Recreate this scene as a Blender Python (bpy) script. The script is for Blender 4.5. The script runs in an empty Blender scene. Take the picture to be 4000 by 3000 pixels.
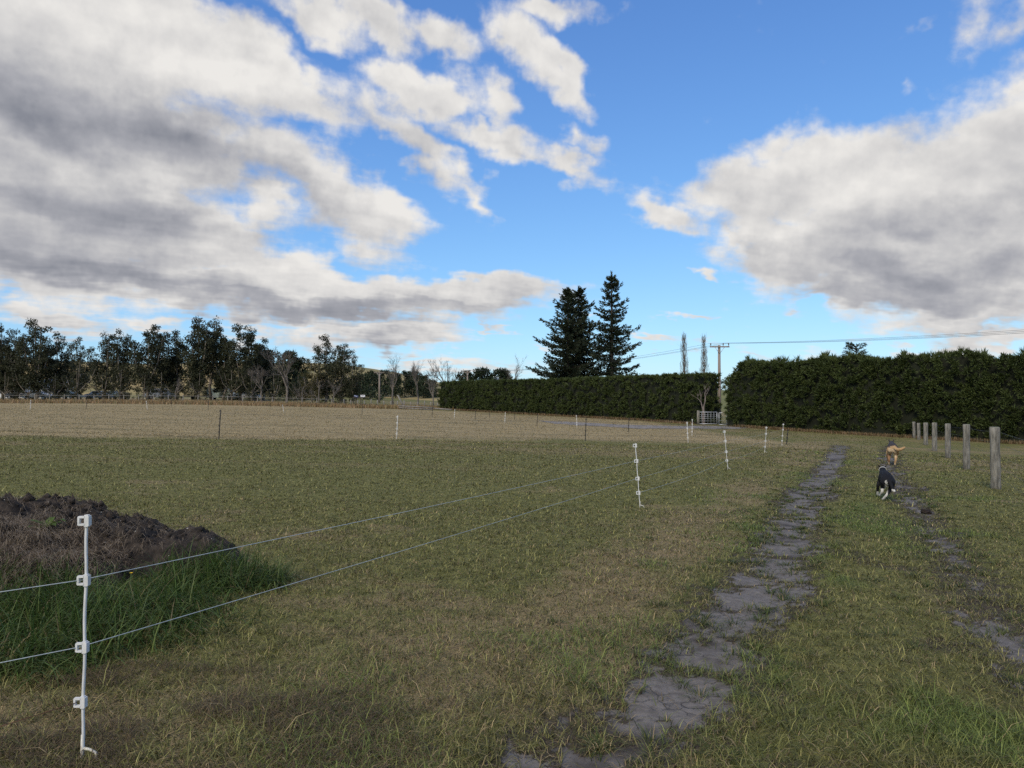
import bpy, bmesh, math, random
import numpy as np
from mathutils import Vector, Matrix
R = math.radians
S = bpy.context.scene
COL = S.collection

# ------------------------------------------------------------------ camera
F, CX, CY, HOR = 2750.0, 2000.0, 1500.0, 1545.0      # photograph: 4000 x 3000 pixels
EYE = 1.5
PITCH = math.atan((HOR - CY) / F)
cam_d = bpy.data.cameras.new('camera'); cam = bpy.data.objects.new('camera', cam_d); COL.objects.link(cam)
cam_d.sensor_width = 36.0; cam_d.lens = 36.0 * F / 4000.0
cam_d.clip_start = 0.05; cam_d.clip_end = 20000
cam.location = (0, 0, EYE); cam.rotation_euler = (math.pi / 2 + PITCH, 0, 0)
S.camera = cam
S.render.resolution_x, S.render.resolution_y = 1024, 768
S.view_settings.view_transform = 'Standard'; S.view_settings.look = 'None'
S.view_settings.exposure = 0.0; S.view_settings.gamma = 1.0
S.view_settings.use_curve_mapping = False

# ------------------------------------------------------------------ node helpers
class NT:
    def __init__(s, tree):
        s.t = tree; s.n = tree.nodes; s.l = tree.links
    def new(s, typ, **kw):
        nd = s.n.new(typ)
        for k, v in kw.items(): setattr(nd, k, v)
        return nd
    def put(s, sock, v):
        if isinstance(v, bpy.types.NodeSocket): s.l.new(v, sock)
        elif v is not None:
            if hasattr(sock.default_value, '__len__') and not hasattr(v, '__len__'): v = [v] * len(sock.default_value)
            sock.default_value = v
    def math(s, op, a, b=None, c=None, clamp=False):
        nd = s.new('ShaderNodeMath', operation=op, use_clamp=clamp)
        for i, v in enumerate((a, b, c)):
            if v is not None: s.put(nd.inputs[i], v)
        return nd.outputs[0]
    def vmath(s, op, a, b=None, sc=None):
        nd = s.new('ShaderNodeVectorMath', operation=op)
        s.put(nd.inputs[0], a)
        if b is not None: s.put(nd.inputs[1], b)
        if sc is not None: s.put(nd.inputs['Scale'], sc)
        return nd.outputs[1] if op in ('LENGTH', 'DISTANCE', 'DOT_PRODUCT') else nd.outputs[0]
    def maprange(s, v, a, b, c=0.0, d=1.0, smooth=True):
        nd = s.new('ShaderNodeMapRange', interpolation_type='SMOOTHSTEP' if smooth else 'LINEAR')
        for i, q in enumerate((v, a, b, c, d)): s.put(nd.inputs[i], q)
        return nd.outputs[0]
    def noise(s, vec, scale, detail=4, rough=0.55, dist=0.0, col=False, lac=2.0, dim='3D'):
        nd = s.new('ShaderNodeTexNoise', noise_dimensions=dim)
        if vec is not None: s.put(nd.inputs['Vector'], vec)
        s.put(nd.inputs['Scale'], scale); s.put(nd.inputs['Detail'], detail)
        s.put(nd.inputs['Roughness'], rough); s.put(nd.inputs['Distortion'], dist); s.put(nd.inputs['Lacunarity'], lac)
        return nd.outputs['Color'] if col else nd.outputs['Fac']
    def mix(s, f, a, b, blend='MIX'):
        nd = s.new('ShaderNodeMix', data_type='RGBA', blend_type=blend)
        s.put(nd.inputs[0], f); s.put(nd.inputs[6], a); s.put(nd.inputs[7], b)
        return nd.outputs[2]
    def sep(s, v):
        nd = s.new('ShaderNodeSeparateXYZ'); s.put(nd.inputs[0], v); return nd.outputs
    def comb(s, x, y, z=0.0):
        nd = s.new('ShaderNodeCombineXYZ')
        for i, v in enumerate((x, y, z)): s.put(nd.inputs[i], v)
        return nd.outputs[0]
    def attr(s, name, out='Fac'):
        return s.new('ShaderNodeAttribute', attribute_name=name).outputs[out]
def rgb(r, g, b): return (r, g, b, 1.0)

# ------------------------------------------------------------------ sky: clear-air sky + banks of cumulus
SUN_EL, SUN_AZ = R(38), R(205)          # sun behind the viewer, a little to the left
def px_ang(px, py):
    """direction (azimuth, elevation) in which a photograph pixel looks"""
    x, z = (px - CX) / F, (CY - py) / F
    y, z = math.cos(PITCH) - z * math.sin(PITCH), math.sin(PITCH) + z * math.cos(PITCH)
    return math.atan2(x, y), math.atan2(z, math.hypot(x, y))
K = 4000 / 2212
# x, y, half width, half height, tilt (degrees, clockwise), weight   -- in units of the 2212-pixel view
CLOUDS = [
 (-60, 80, 600, 220, 5, 1.5), (330, 90, 360, 140, 14, 1.4), (590, 140, 230, 80, 26, 1.15), (150, 260, 520, 200, 4, 1.6),
 (400, 300, 250, 125, 20, 1.2), (60, 450, 460, 210, 6, 1.6), (330, 470, 320, 120, 16, 1.35), (90, 560, 420, 110, 4, 1.35), (500, 500, 150, 65, 18, 1.0), (580, 430, 120, 80, 30, .8),
 (620, 305, 130, 44, 38, .8), (700, 400, 260, 105, 36, 1.05), (800, 470, 150, 55, 20, .95), (880, 310, 210, 58, 33, 1.0), (990, 370, 130, 38, 38, .7),
 (1050, 440, 80, 26, 22, .6), (1060, 300, 170, 42, 14, .95), (1220, 350, 150, 44, 32, .85), (1250, 300, 60, 30, 30, .6),
 (690, 40, 160, 60, 22, 1.1), (830, 70, 150, 62, 24, 1.15), (960, 85, 130, 55, 10, 1.05), (1130, 100, 130, 72, 40, 1.05), (1210, 160, 120, 58, 50, 1.05),
 (895, 190, 140, 58, 8, 1.1), (1080, 215, 80, 48, 70, .7), (1200, 15, 190, 40, 6, .8), (1000, 160, 120, 60, 30, .5),
 (330, 605, 540, 62, 5, 1.35), (620, 600, 190, 58, 6, 1.15), (760, 645, 430, 62, 3, 1.35), (1030, 632, 230, 46, 2, 1.2), (640, 690, 330, 28, 6, .8),
 (820, 722, 230, 46, 3, 1.05), (690, 715, 160, 24, -6, .8), (110, 688, 190, 38, 8, 1.0), (340, 695, 130, 24, -3, .8), (560, 720, 160, 26, 0, .7),
 (1060, 703, 80, 10, 4, .7), (1180, 745, 70, 14, 2, .6), (950, 790, 420, 22, 0, .62), (1240, 700, 60, 8, 0, .45),
 (1740, 392, 290, 100, -8, 1.35), (1620, 395, 170, 48, -6, .95), (1450, 470, 110, 48, 18, .95), (1700, 300, 110, 50, -10, .7), (1970, 440, 320, 155, -5, 1.45), (2250, 350, 270, 215, 0, 1.45),
 (2170, 215, 150, 75, -25, .9), (2120, 560, 470, 150, 3, 1.6), (1800, 540, 280, 105, 14, 1.3), (1850, 630, 190, 52, 8, 1.0), (2080, 690, 260, 40, 2, 1.0), (2200, 740, 260, 30, 0, .9),
 (1780, 655, 110, 22, 2, .8), (1610, 515, 110, 24, 20, .75), (1520, 596, 60, 15, 10, .75), (1508, 686, 48, 9, 2, .7), (1420, 738, 70, 14, 4, .75), (1500, 750, 110, 12, 2, .5), (1920, 712, 34, 9, 0, .6),
 (1970, 75, 80, 30, -30, .42), (2090, 60, 90, 60, 20, .5), (2190, 60, 90, 70, -20, .6), (1960, 190, 50, 20, 0, .35), (1625, 305, 60, 34, 15, .5), (1640, 770, 200, 16, 0, .5), (2000, 775, 400, 22, 0, .6),
]
# grey undersides: where the banks are deep and the light does not reach
SHADES = [
 (60, 255, 520, 105, 5, .92), (400, 285, 270, 80, 14, .85), (60, 440, 330, 90, 4, .65), (330, 475, 300, 60, 15, .85), (60, 560, 420, 70, 3, .9), (-60, 150, 160, 120, 0, .3),
 (480, 635, 420, 32, 5, .75), (760, 678, 360, 30, 3, .85), (820, 735, 210, 20, 3, .7), (690, 440, 170, 55, 36, .6), (120, 705, 170, 20, 6, .6), (990, 655, 200, 20, 2, .6),
 (1980, 480, 330, 50, 3, .62), (2150, 600, 420, 80, 3, .85), (1830, 570, 240, 50, 14, .65), (2230, 440, 180, 45, 0, .3), (1900, 650, 230, 24, 5, .7), (2130, 715, 260, 24, 2, .6), (1560, 500, 120, 22, 15, .5), (880, 345, 170, 28, 33, .45), (1120, 330, 190, 18, 22, .3),
]
world = bpy.data.worlds.new('World'); S.world = world; world.use_nodes = True
W = NT(world.node_tree)
W.n.clear()

def rotated(g, vec, cache, rot):
    """the angle plane turned by rot degrees (shared by all banks that lie at that tilt)"""
    rot = round(rot / 6.0) * 6
    if rot not in cache:
        c, s_ = math.cos(R(rot)), math.sin(R(rot))
        cache[rot] = g.comb(g.vmath('DOT_PRODUCT', vec, (c, -s_, 0)), g.vmath('DOT_PRODUCT', vec, (s_, c, 0)), 0.0)
    return rot, cache[rot]
def blob_sum(g, vec, blobs, mode):
    tot, cache = None, {}
    for (x, y, rx, ry, rot, amp) in sorted(blobs, key=lambda b: b[4]):
        az, el = px_ang(x * K, y * K)
        sx = rx * K / F * math.cos(az) ** 2 * 1.35; sy = ry * K / F * math.cos(az) * math.cos(el) ** 2 * 1.35
        rot, v = rotated(g, vec, cache, rot)
        c, s_ = math.cos(R(rot)), math.sin(R(rot))
        u0, v0 = c * az - s_ * el, s_ * az + c * el
        d_ = g.vmath('DISTANCE', g.vmath('MULTIPLY', v, (1 / sx, 1 / sy, 0)), (u0 / sx, v0 / sy, 0))
        w_ = g.math('MULTIPLY_ADD', d_, -amp, amp, clamp=(mode == 'ADD'))
        if tot is None: tot = g.math('MAXIMUM', w_, 0.0)
        elif mode == 'MAX': tot = g.math('SMOOTH_MAX', tot, w_, 0.18)
        else: tot = g.math('ADD', w_, tot)
    return tot
dirv = W.new('ShaderNodeTexCoord').outputs['Generated']
dx, dy, dz = W.sep(dirv)
az_ = W.math('ARCTAN2', dx, dy); el_ = W.math('ARCSINE', dz)
ANG = W.comb(az_, el_, 0)
def layer(x, y, z):                     # flat-bottomed cloud layer seen in perspective, streaks turned as the wind lays them
    zz = W.math('ADD', W.math('MAXIMUM', z, 0.0), .17)
    a, b = W.math('DIVIDE', x, zz), W.math('DIVIDE', y, zz)
    p = W.comb(a, b, 0)
    return W.comb(W.vmath('DOT_PRODUCT', p, (.88, .47, 0)), W.vmath('DOT_PRODUCT', p, (-.75, 1.4, 0)), 0)
P0 = layer(dx, dy, dz)
P1 = layer(dx, dy, W.math('ADD', dz, .04))           # the same layer a little higher up, for the light on the tops
wn = W.vmath('SUBTRACT', W.noise(P0, 2.4, 3, .6, col=True, dim='2D'), (.5, .5, .5))
wf = W.vmath('SUBTRACT', W.noise(ANG, 11, 4, .6, col=True, dim='2D'), (.5, .5, .5))
AW = W.vmath('ADD', ANG, W.vmath('ADD', W.vmath('MULTIPLY', wn, (.10, .050, 0)), W.vmath('MULTIPLY', wf, (.085, .062, 0))))
mask = blob_sum(W, AW, CLOUDS, 'MAX')
away = W.math('MAXIMUM', W.maprange(W.math('ABSOLUTE', az_), .66, .95), W.maprange(el_, .56, .8))
gen = W.math('MULTIPLY', W.maprange(W.noise(P0, .55, 2, .5, dim='2D'), .42, .66), .9)      # the broken cloud goes on all round the sky
mask = W.math('MAXIMUM', mask, W.math('MULTIPLY', gen, away))
f0 = W.math('SUBTRACT', W.noise(P0, 3.0, 8, .6, dim='2D'), .5)
fa = W.math('SUBTRACT', W.noise(ANG, 13, 7, .58, dim='2D'), .5)
l0 = W.noise(P0, 2.2, 3, .5, dim='2D'); l1 = W.noise(P1, 2.2, 3, .5, dim='2D')
h = W.math('MULTIPLY_ADD', f0, .66, W.math('MULTIPLY_ADD', fa, .80, mask))
dens = W.maprange(h, .18, .70)
shade = W.math('MULTIPLY_ADD', fa, -.55, blob_sum(W, AW, SHADES, 'ADD'))
fu = W.math('SUBTRACT', W.noise(W.vmath('ADD', ANG, (-.006, .020, 0)), 13, 4, .58, dim='2D'), .5)
lit = W.math('MULTIPLY_ADD', W.math('SUBTRACT', W.math('MULTIPLY', fa, 1.25), fu), .62, W.math('MULTIPLY', W.math('SUBTRACT', l0, l1), W.maprange(dz, .05, .35, .25, .9)))
dark = W.math('SUBTRACT', W.maprange(shade, -.15, 1.25), lit)
dark = W.math('ADD', dark, W.maprange(h, .55, 1.5, .02, .22))
wx, wy, wz = W.sep(wn); fx_, fy_, fz_ = W.sep(wf)
dark = W.math('ADD', dark, W.math('MULTIPLY_ADD', wz, .55, W.math('MULTIPLY', fz_, .55)))      # billows and hollows
dark = W.math('MULTIPLY_ADD', dark, .60, .08, clamp=True)
sky = W.new('ShaderNodeTexSky', sky_type='NISHITA', sun_disc=False)
sky.sun_elevation = SUN_EL; sky.sun_rotation = SUN_AZ
sky.air_density = 1.0; sky.dust_density = 0.3; sky.ozone_density = 2.5; sky.altitude = 60
STR = 0.13
air = W.mix(1.0, sky.outputs[0], rgb(.82, 1.24, 2.15), 'MULTIPLY')      # camera white balance
knee = W.vmath('ADD', W.vmath('MULTIPLY', air, (STR * .50, STR * .42, STR * .48)), (1, 1, 1))
air = W.vmath('DIVIDE', air, knee)                                    # and its soft shoulder towards the bright horizon
ramp = W.new('ShaderNodeValToRGB'); W.put(ramp.inputs[0], dark)
e = ramp.color_ramp.elements
e[0].position = 0; e[0].color = rgb(.84, .82, .79); e[1].position = 1; e[1].color = rgb(.20, .215, .26)
m = ramp.color_ramp.elements.new(.33); m.color = rgb(.585, .58, .585)
m = ramp.color_ramp.elements.new(.62); m.color = rgb(.40, .405, .44)
cloudc = W.vmath('SCALE', ramp.outputs[0], sc=1.0 / STR)
colr = W.mix(dens, air, cloudc)
bg = W.new('ShaderNodeBackground'); W.put(bg.inputs[0], colr); bg.inputs[1].default_value = STR
wo = W.new('ShaderNodeOutputWorld'); W.l.new(bg.outputs[0], wo.inputs[0])
world.cycles.sampling_method = 'NONE'      # broad, even sky: found by the bounced rays alone
S.cycles.use_denoising = False
S.cycles.max_bounces = 4; S.cycles.diffuse_bounces = 2; S.cycles.glossy_bounces = 2; S.cycles.transmission_bounces = 3
S.cycles.caustics_reflective = False; S.cycles.caustics_refractive = False

# ------------------------------------------------------------------ sun, veiled by cloud
sd = bpy.data.lights.new('sun', 'SUN'); sun = bpy.data.objects.new('sun', sd); COL.objects.link(sun)
sd.energy = 2.6; sd.angle = R(12); sd.color = (1.0, .88, .72)
sdir = Vector((math.sin(SUN_AZ) * math.cos(SUN_EL), math.cos(SUN_AZ) * math.cos(SUN_EL), math.sin(SUN_EL)))
sun.rotation_euler = sdir.to_track_quat('Z', 'Y').to_euler()

# ------------------------------------------------------------------ small helpers
rng = np.random.default_rng(7)
random.seed(7)
def smooth(a, b, x):
    t = np.clip((np.asarray(x, float) - a) / (b - a), 0, 1); return t * t * (3 - 2 * t)
def vnoise(x, y, seed=0):
    xi = np.floor(x).astype(np.int64); yi = np.floor(y).astype(np.int64); fx = x - xi; fy = y - yi
    fx = fx * fx * (3 - 2 * fx); fy = fy * fy * (3 - 2 * fy)
    def hsh(a, b):
        n = (a * 374761393 + b * 668265263 + seed * 974711) & 0x7fffffff
        n = ((n ^ (n >> 13)) * 1274126177) & 0x7fffffff
        n = ((n ^ (n >> 16)) * 2246822519) & 0x7fffffff
        return (n & 0xffff) / 65535.0
    return (hsh(xi, yi) * (1 - fx) + hsh(xi + 1, yi) * fx) * (1 - fy) + (hsh(xi, yi + 1) * (1 - fx) + hsh(xi + 1, yi + 1) * fx) * fy
def fbm(x, y, seed=0, oct=4, gain=.5):
    v = 0; a = 1; t = 0
    for o in range(oct):
        v = v + a * vnoise(x * 2 ** o + 17.3 * o, y * 2 ** o - 9.1 * o, seed + o); t += a; a *= gain
    return v / t
def terrain(x, y):
    x = np.asarray(x, float); y = np.asarray(y, float)
    fx = -0.67 * np.tanh(x / 28.0)
    w = .45 + .55 * smooth(-60, 0, x)
    yy = 70 * np.tanh(np.maximum(y, 0) / 70.0) * 1.12
    z = fx - .0100 * yy * w - .02 * np.clip(x - 12, 0, 20)
    z = z + .010 * np.clip(y - 70, 0, 70) * smooth(-12, -45, x)
    z = z + .03 * smooth(60, 180, y) * (y - 60) * .12 * smooth(-60, -20, x) * smooth(40, 0, x)
    return z
def ground_z(x, y): return float(terrain(x, y)) + float(relief(np.array([x]), np.array([y]))[0])
def ray(px, py):
    x, z = (px - CX) / F, (CY - py) / F
    c, s_ = math.cos(PITCH), math.sin(PITCH)
    return Vector((x, c - z * s_, s_ + z * c))
def hit(px, py, far=400):
    """where the line of sight through a photograph pixel meets the ground"""
    d = ray(px, py); d = d / d.y
    ys = np.geomspace(1.2, far, 4000); g = EYE + d.z * ys - terrain(d.x * ys, ys)
    i = np.argmax(g < 0)
    if g[i] >= 0: i = len(ys) - 1
    yv = float(ys[i]); return Vector((d.x * yv, yv, float(terrain(d.x * yv, yv))))
def at(px, py, y):
    d = ray(px, py); d = d / d.y; return Vector((d.x * y, y, EYE + d.z * y))
def gx(px, y):
    """ground point in the direction of photograph column px at distance y"""
    x = (px - CX) / F * y / math.cos(PITCH); return Vector((x, y, float(terrain(x, y))))

# wheel tracks worn into the grass (photograph columns/rows in the 2212 view, put on the ground)
def path(pts): return np.array([list(hit(a * K, b * K)[:2]) for a, b in pts])
RUT1 = path([(1818, 962), (1800, 995), (1772, 1035), (1742, 1075), (1722, 1120), (1700, 1165), (1672, 1215), (1640, 1260), (1605, 1310), (1568, 1360), (1530, 1405), (1490, 1455), (1420, 1520), (1340, 1590), (1235, 1659)])
RUT2 = path([(1918, 962), (1925, 1010), (1950, 1060), (1985, 1100), (2010, 1140), (2050, 1195), (2095, 1255), (2150, 1320), (2225, 1400), (2330, 1500)])
def dist_path(x, y, pts):
    d = np.full(x.shape, 1e9)
    for (x0, y0), (x1, y1) in zip(pts[:-1], pts[1:]):
        dx, dy = x1 - x0, y1 - y0; t = np.clip(((x - x0) * dx + (y - y0) * dy) / (dx * dx + dy * dy), 0, 1)
        d = np.minimum(d, np.hypot(x - x0 - t * dx, y - y0 - t * dy))
    return d
def relief(x, y):
    n = (fbm(x * .8, y * .8, 3, 3) - .5) * .05 + (fbm(x * 5, y * 5, 5, 2) - .5) * .018
    k = smooth(45, 25, y)
    n = n - .035 * np.exp(-(dist_path(x, y, RUT1) / .35) ** 2) * k - .03 * np.exp(-(dist_path(x, y, RUT2) / .4) ** 2) * k
    return n * smooth(120, 40, y)
LINE1 = [hit(-400, 1702), hit(857, 1716), hit(1552, 1718), hit(2287, 1720), hit(2685, 1730), hit(3074, 1745), hit(3250, 1752)]
def line1_y(x): return np.interp(x, [p.x for p in LINE1], [p.y for p in LINE1])
def fields(x, y):
    """dirt, straw (dead grass), lush, tan (dry paddock) at ground points"""
    d1 = dist_path(x, y, RUT1); d2 = dist_path(x, y, RUT2)
    n1 = fbm(x * 2.1, y * 1.3, 11, 4) - .5; n2 = fbm(x * 9, y * 7, 12, 3) - .5
    w1 = .215 + .03 * smooth(4, 9, y) - .03 * smooth(12, 22, y)
    n3 = fbm(x * 24, y * 18, 13, 3) - .5
    dirt = smooth(1.55, .75, d1 / w1 - n1 * 1.5 - n2 * 1.5 - n3 * 1.6)
    dirt = dirt * (1 - .97 * smooth(.58, .70, fbm(x * 2.6 + 5, y * 4.6, 14, 4) + n3 * .30))
    dirt = np.maximum(dirt, .80 * smooth(.95, .35, d2 / .36 - n1 * 2.4 - n2 * 2.2 - n3 * 1.2 + .52))
    dirt = np.maximum(dirt, .40 * smooth(1.7, .3, d2 / .34 - n2 * 1.2 - n3 * 1.2))
    dirt = np.maximum(dirt, .38 * smooth(2.4, 1.2, d1 / w1 - n1 * 1.5 - n2 * 1.5 - n3 * 1.6))
    dirt = dirt * smooth(40, 26, y)
    spot = smooth(.66, .74, fbm(x * 1.5 + 40, y * 1.1, 21, 4)) * .33 * smooth(2.2, .5, np.minimum(d1, d2))
    dirt = np.maximum(dirt, spot)
    big = fbm(x * .33, y * .33, 31, 4); mid = fbm(x * 1.4, y * .9, 32, 4); streak = fbm(x * .10 + y * .03, y * .8, 33, 4)
    straw = .72 * smooth(.44, .80, .38 * big + .42 * mid + .20 * fbm(x * 7, y * 5, 36, 3) + .24 * np.exp(-((d1 - 1.1) / .75) ** 2) * (x < np.interp(y, RUT1[::-1, 1], RUT1[::-1, 0])) + .12 * smooth(5, 14, x) * smooth(10, 14, y))
    straw = np.maximum(straw, .75 * smooth(4.4, 3.0, y) * smooth(-.6, -1.4, x) * smooth(.35, .6, mid))
    straw = np.maximum(straw, smooth(9, 20, y) * (.28 + .34 * smooth(.42, .68, streak + (mid - .5) * .5)))
    lush = smooth(.50, .72, fbm(x * 1.3 + 9, y * .9, 41, 4)) * .6 * smooth(1.4, .3, np.minimum(np.abs(d1 - .75), np.abs(d2 - .8)))
    l1 = line1_y(x) + (fbm(x * .5, y * .5, 51, 4) - .5) * 4.5
    tan = smooth(-1.0, 1.6, y - l1) * smooth(13.2, 11.0, x) * smooth(88, 72, y + x * .9 + (fbm(x * .15, y * .15, 53, 3) - .5) * 8)
    return dirt, straw, lush, tan

# ------------------------------------------------------------------ mesh helpers
def np_mesh(name, verts, faces, mats=(), parent=None, smooth_=False, attrs=None, mat_idx=None):
    me = bpy.data.meshes.new(name); verts = np.asarray(verts, np.float32); faces = np.asarray(faces, np.int32)
    nf, k = faces.shape
    me.vertices.add(len(verts)); me.vertices.foreach_set('co', verts.ravel())
    me.loops.add(nf * k); me.loops.foreach_set('vertex_index', faces.ravel())
    me.polygons.add(nf); me.polygons.foreach_set('loop_start', np.arange(nf, dtype=np.int32) * k)
    if smooth_: me.polygons.foreach_set('use_smooth', np.ones(nf, bool))
    for m in (mats if isinstance(mats, (list, tuple)) else [mats]): me.materials.append(m)
    if mat_idx is not None: me.polygons.foreach_set('material_index', np.asarray(mat_idx, np.int32))
    for an, (typ, data) in (attrs or {}).items():
        a = me.attributes.new(an, typ, 'POINT')
        a.data.foreach_set('color' if typ == 'FLOAT_COLOR' else 'value', np.asarray(data, np.float32).ravel())
    me.update(); me.validate()
    o = bpy.data.objects.new(name, me); COL.objects.link(o)
    if parent: o.parent = parent
    return o
class MB:
    """collects simple solids into one mesh"""
    def __init__(s): s.v = []; s.f = []; s.m = []; s.sm = []
    def add(s, vs, fs, mi=0, sm=False):
        b = len(s.v); s.v += [tuple(v) for v in vs]; s.f += [tuple(i + b for i in f) for f in fs]; s.m += [mi] * len(fs); s.sm += [sm] * len(fs); return s
    def box(s, c, size, mi=0, rot=None, taper=1.0):
        hx, hy, hz = size[0] / 2, size[1] / 2, size[2] / 2
        vs = [Vector((x * (taper if z > 0 else 1), y * (taper if z > 0 else 1), z)) for z in (-hz, hz) for x, y in ((-hx, -hy), (hx, -hy), (hx, hy), (-hx, hy))]
        if rot is not None: vs = [rot @ v for v in vs]
        c = Vector(c); vs = [v + c for v in vs]
        return s.add(vs, [(3, 2, 1, 0), (4, 5, 6, 7), (0, 1, 5, 4), (1, 2, 6, 5), (2, 3, 7, 6), (3, 0, 4, 7)], mi)
    def tube(s, pts, rad, n=8, mi=0, cap=True, sm=True):
        pts = [Vector(p) for p in pts]; rad = rad if hasattr(rad, '__len__') else [rad] * len(pts)
        vs = []; up = Vector((0, 0, 1)); prev = None
        for i, p in enumerate(pts):
            d = (pts[min(i + 1, len(pts) - 1)] - pts[max(i - 1, 0)]).normalized()
            a = prev - d * prev.dot(d) if prev else d.cross(Vector((0.31, .95, .05)) if abs(d.z) > .7 else up)
            if a.length < 1e-5: a = d.orthogonal()
            a.normalize(); prev = a; b = d.cross(a)
            vs += [p + (a * math.cos(t * 2 * math.pi / n) + b * math.sin(t * 2 * math.pi / n)) * rad[i] for t in range(n)]
        fs = [(i * n + t, i * n + (t + 1) % n, (i + 1) * n + (t + 1) % n, (i + 1) * n + t) for i in range(len(pts) - 1) for t in range(n)]
        s.add(vs, fs, mi, sm)
        if cap:
            b = len(s.v) - len(vs); s.f += [tuple(b + t for t in range(n))[::-1], tuple(b + (len(pts) - 1) * n + t for t in range(n))]; s.m += [mi] * 2; s.sm += [False] * 2
        return s
    def build(s, name, mats, parent=None, loc=None):
        me = bpy.data.meshes.new(name); me.from_pydata(s.v, [], s.f)
        for m in (mats if isinstance(mats, (list, tuple)) else [mats]): me.materials.append(m)
        me.polygons.foreach_set('material_index', s.m); me.polygons.foreach_set('use_smooth', s.sm); me.update()
        o = bpy.data.objects.new(name, me); COL.objects.link(o)
        if parent: o.parent = parent
        if loc is not None: o.location = loc
        return o
def tag(o, label=None, cat=None, group=None, kind=None):
    if label: o['label'] = label
    if cat: o['category'] = cat
    if group: o['group'] = group
    if kind: o['kind'] = kind
    return o
def empty(name, loc=(0, 0, 0), rz=0.0):
    o = bpy.data.objects.new(name, None); COL.objects.link(o); o.location = loc; o.rotation_euler = (0, 0, rz); o.empty_display_size = .2; return o
def copy_tree(o, parent=None):
    c = o.copy(); COL.objects.link(c); c.parent = parent
    for ch in o.children: copy_tree(ch, c)
    return c

# ------------------------------------------------------------------ materials
def principled(name):
    m = bpy.data.materials.new(name); m.use_nodes = True
    t = NT(m.node_tree); return m, t, m.node_tree.nodes['Principled BSDF']
def mat(name, c, rough=.7, var=.25, scale=6.0, c2=None, bump=.0, bscale=40, metal=0.0, spec=.3, stretch=None):
    """plain surface with mottling (and optionally a second colour) and fine relief"""
    m, t, b = principled(name)
    co = t.new('ShaderNodeTexCoord').outputs['Object']
    if stretch: co = t.vmath('MULTIPLY', co, stretch)
    n = t.noise(co, scale, 5, .6)
    c2 = c2 or tuple(v * (1 - var) for v in c)
    c1 = c if c2 else c
    col = t.mix(t.maprange(n, .35, .65), rgb(*c2), rgb(*c1)); t.put(b.inputs['Base Color'], col)
    b.inputs['Roughness'].default_value = rough; b.inputs['Metallic'].default_value = metal; b.inputs['Specular IOR Level'].default_value = spec
    if bump:
        bn = t.new('ShaderNodeBump'); bn.inputs['Strength'].default_value = bump; bn.inputs['Distance'].default_value = .02
        t.put(bn.inputs['Height'], t.noise(co, bscale, 5, .6)); t.l.new(bn.outputs[0], b.inputs['Normal'])
    return m
def leaf_mat(name, c, c2, rough=.6, trans=.25, patch=.6):
    """foliage: every leaf its own tone, and whole sprays greener or duller"""
    m, t, b = principled(name)
    ge = t.new('ShaderNodeNewGeometry')
    n = t.noise(ge.outputs['Position'], patch, 3, .6)
    f = t.math('ADD', t.math('MULTIPLY', ge.outputs['Random Per Island'], .55), t.math('MULTIPLY', t.maprange(n, .35, .65), .45))
    col = t.mix(f, rgb(*c), rgb(*c2)); t.put(b.inputs['Base Color'], col); b.inputs['Roughness'].default_value = rough
    b.inputs['Specular IOR Level'].default_value = .25
    tr = t.new('ShaderNodeBsdfTranslucent'); t.put(tr.inputs[0], col)
    mx = t.new('ShaderNodeMixShader'); mx.inputs[0].default_value = trans
    t.l.new(b.outputs[0], mx.inputs[1]); t.l.new(tr.outputs[0], mx.inputs[2])
    t.l.new(mx.outputs[0], m.node_tree.nodes['Material Output'].inputs[0])
    return m
def blade_mat(name, trans=.3):
    m, t, b = principled(name)
    col = t.attr('col', 'Color'); t.put(b.inputs['Base Color'], col); b.inputs['Roughness'].default_value = .55; b.inputs['Specular IOR Level'].default_value = .3
    tr = t.new('ShaderNodeBsdfTranslucent'); t.put(tr.inputs[0], col)
    mx = t.new('ShaderNodeMixShader'); mx.inputs[0].default_value = trans
    t.l.new(b.outputs[0], mx.inputs[1]); t.l.new(tr.outputs[0], mx.inputs[2])
    t.l.new(mx.outputs[0], m.node_tree.nodes['Material Output'].inputs[0])
    return m
# grass tones (linear albedo)
GREEN = np.array([.136, .142, .038]); GREEN2 = np.array([.250, .242, .078]); LUSH = np.array([.104, .156, .032]); STRAW = np.array([.40, .305, .160]); TAN = np.array([.50, .395, .205])

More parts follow.
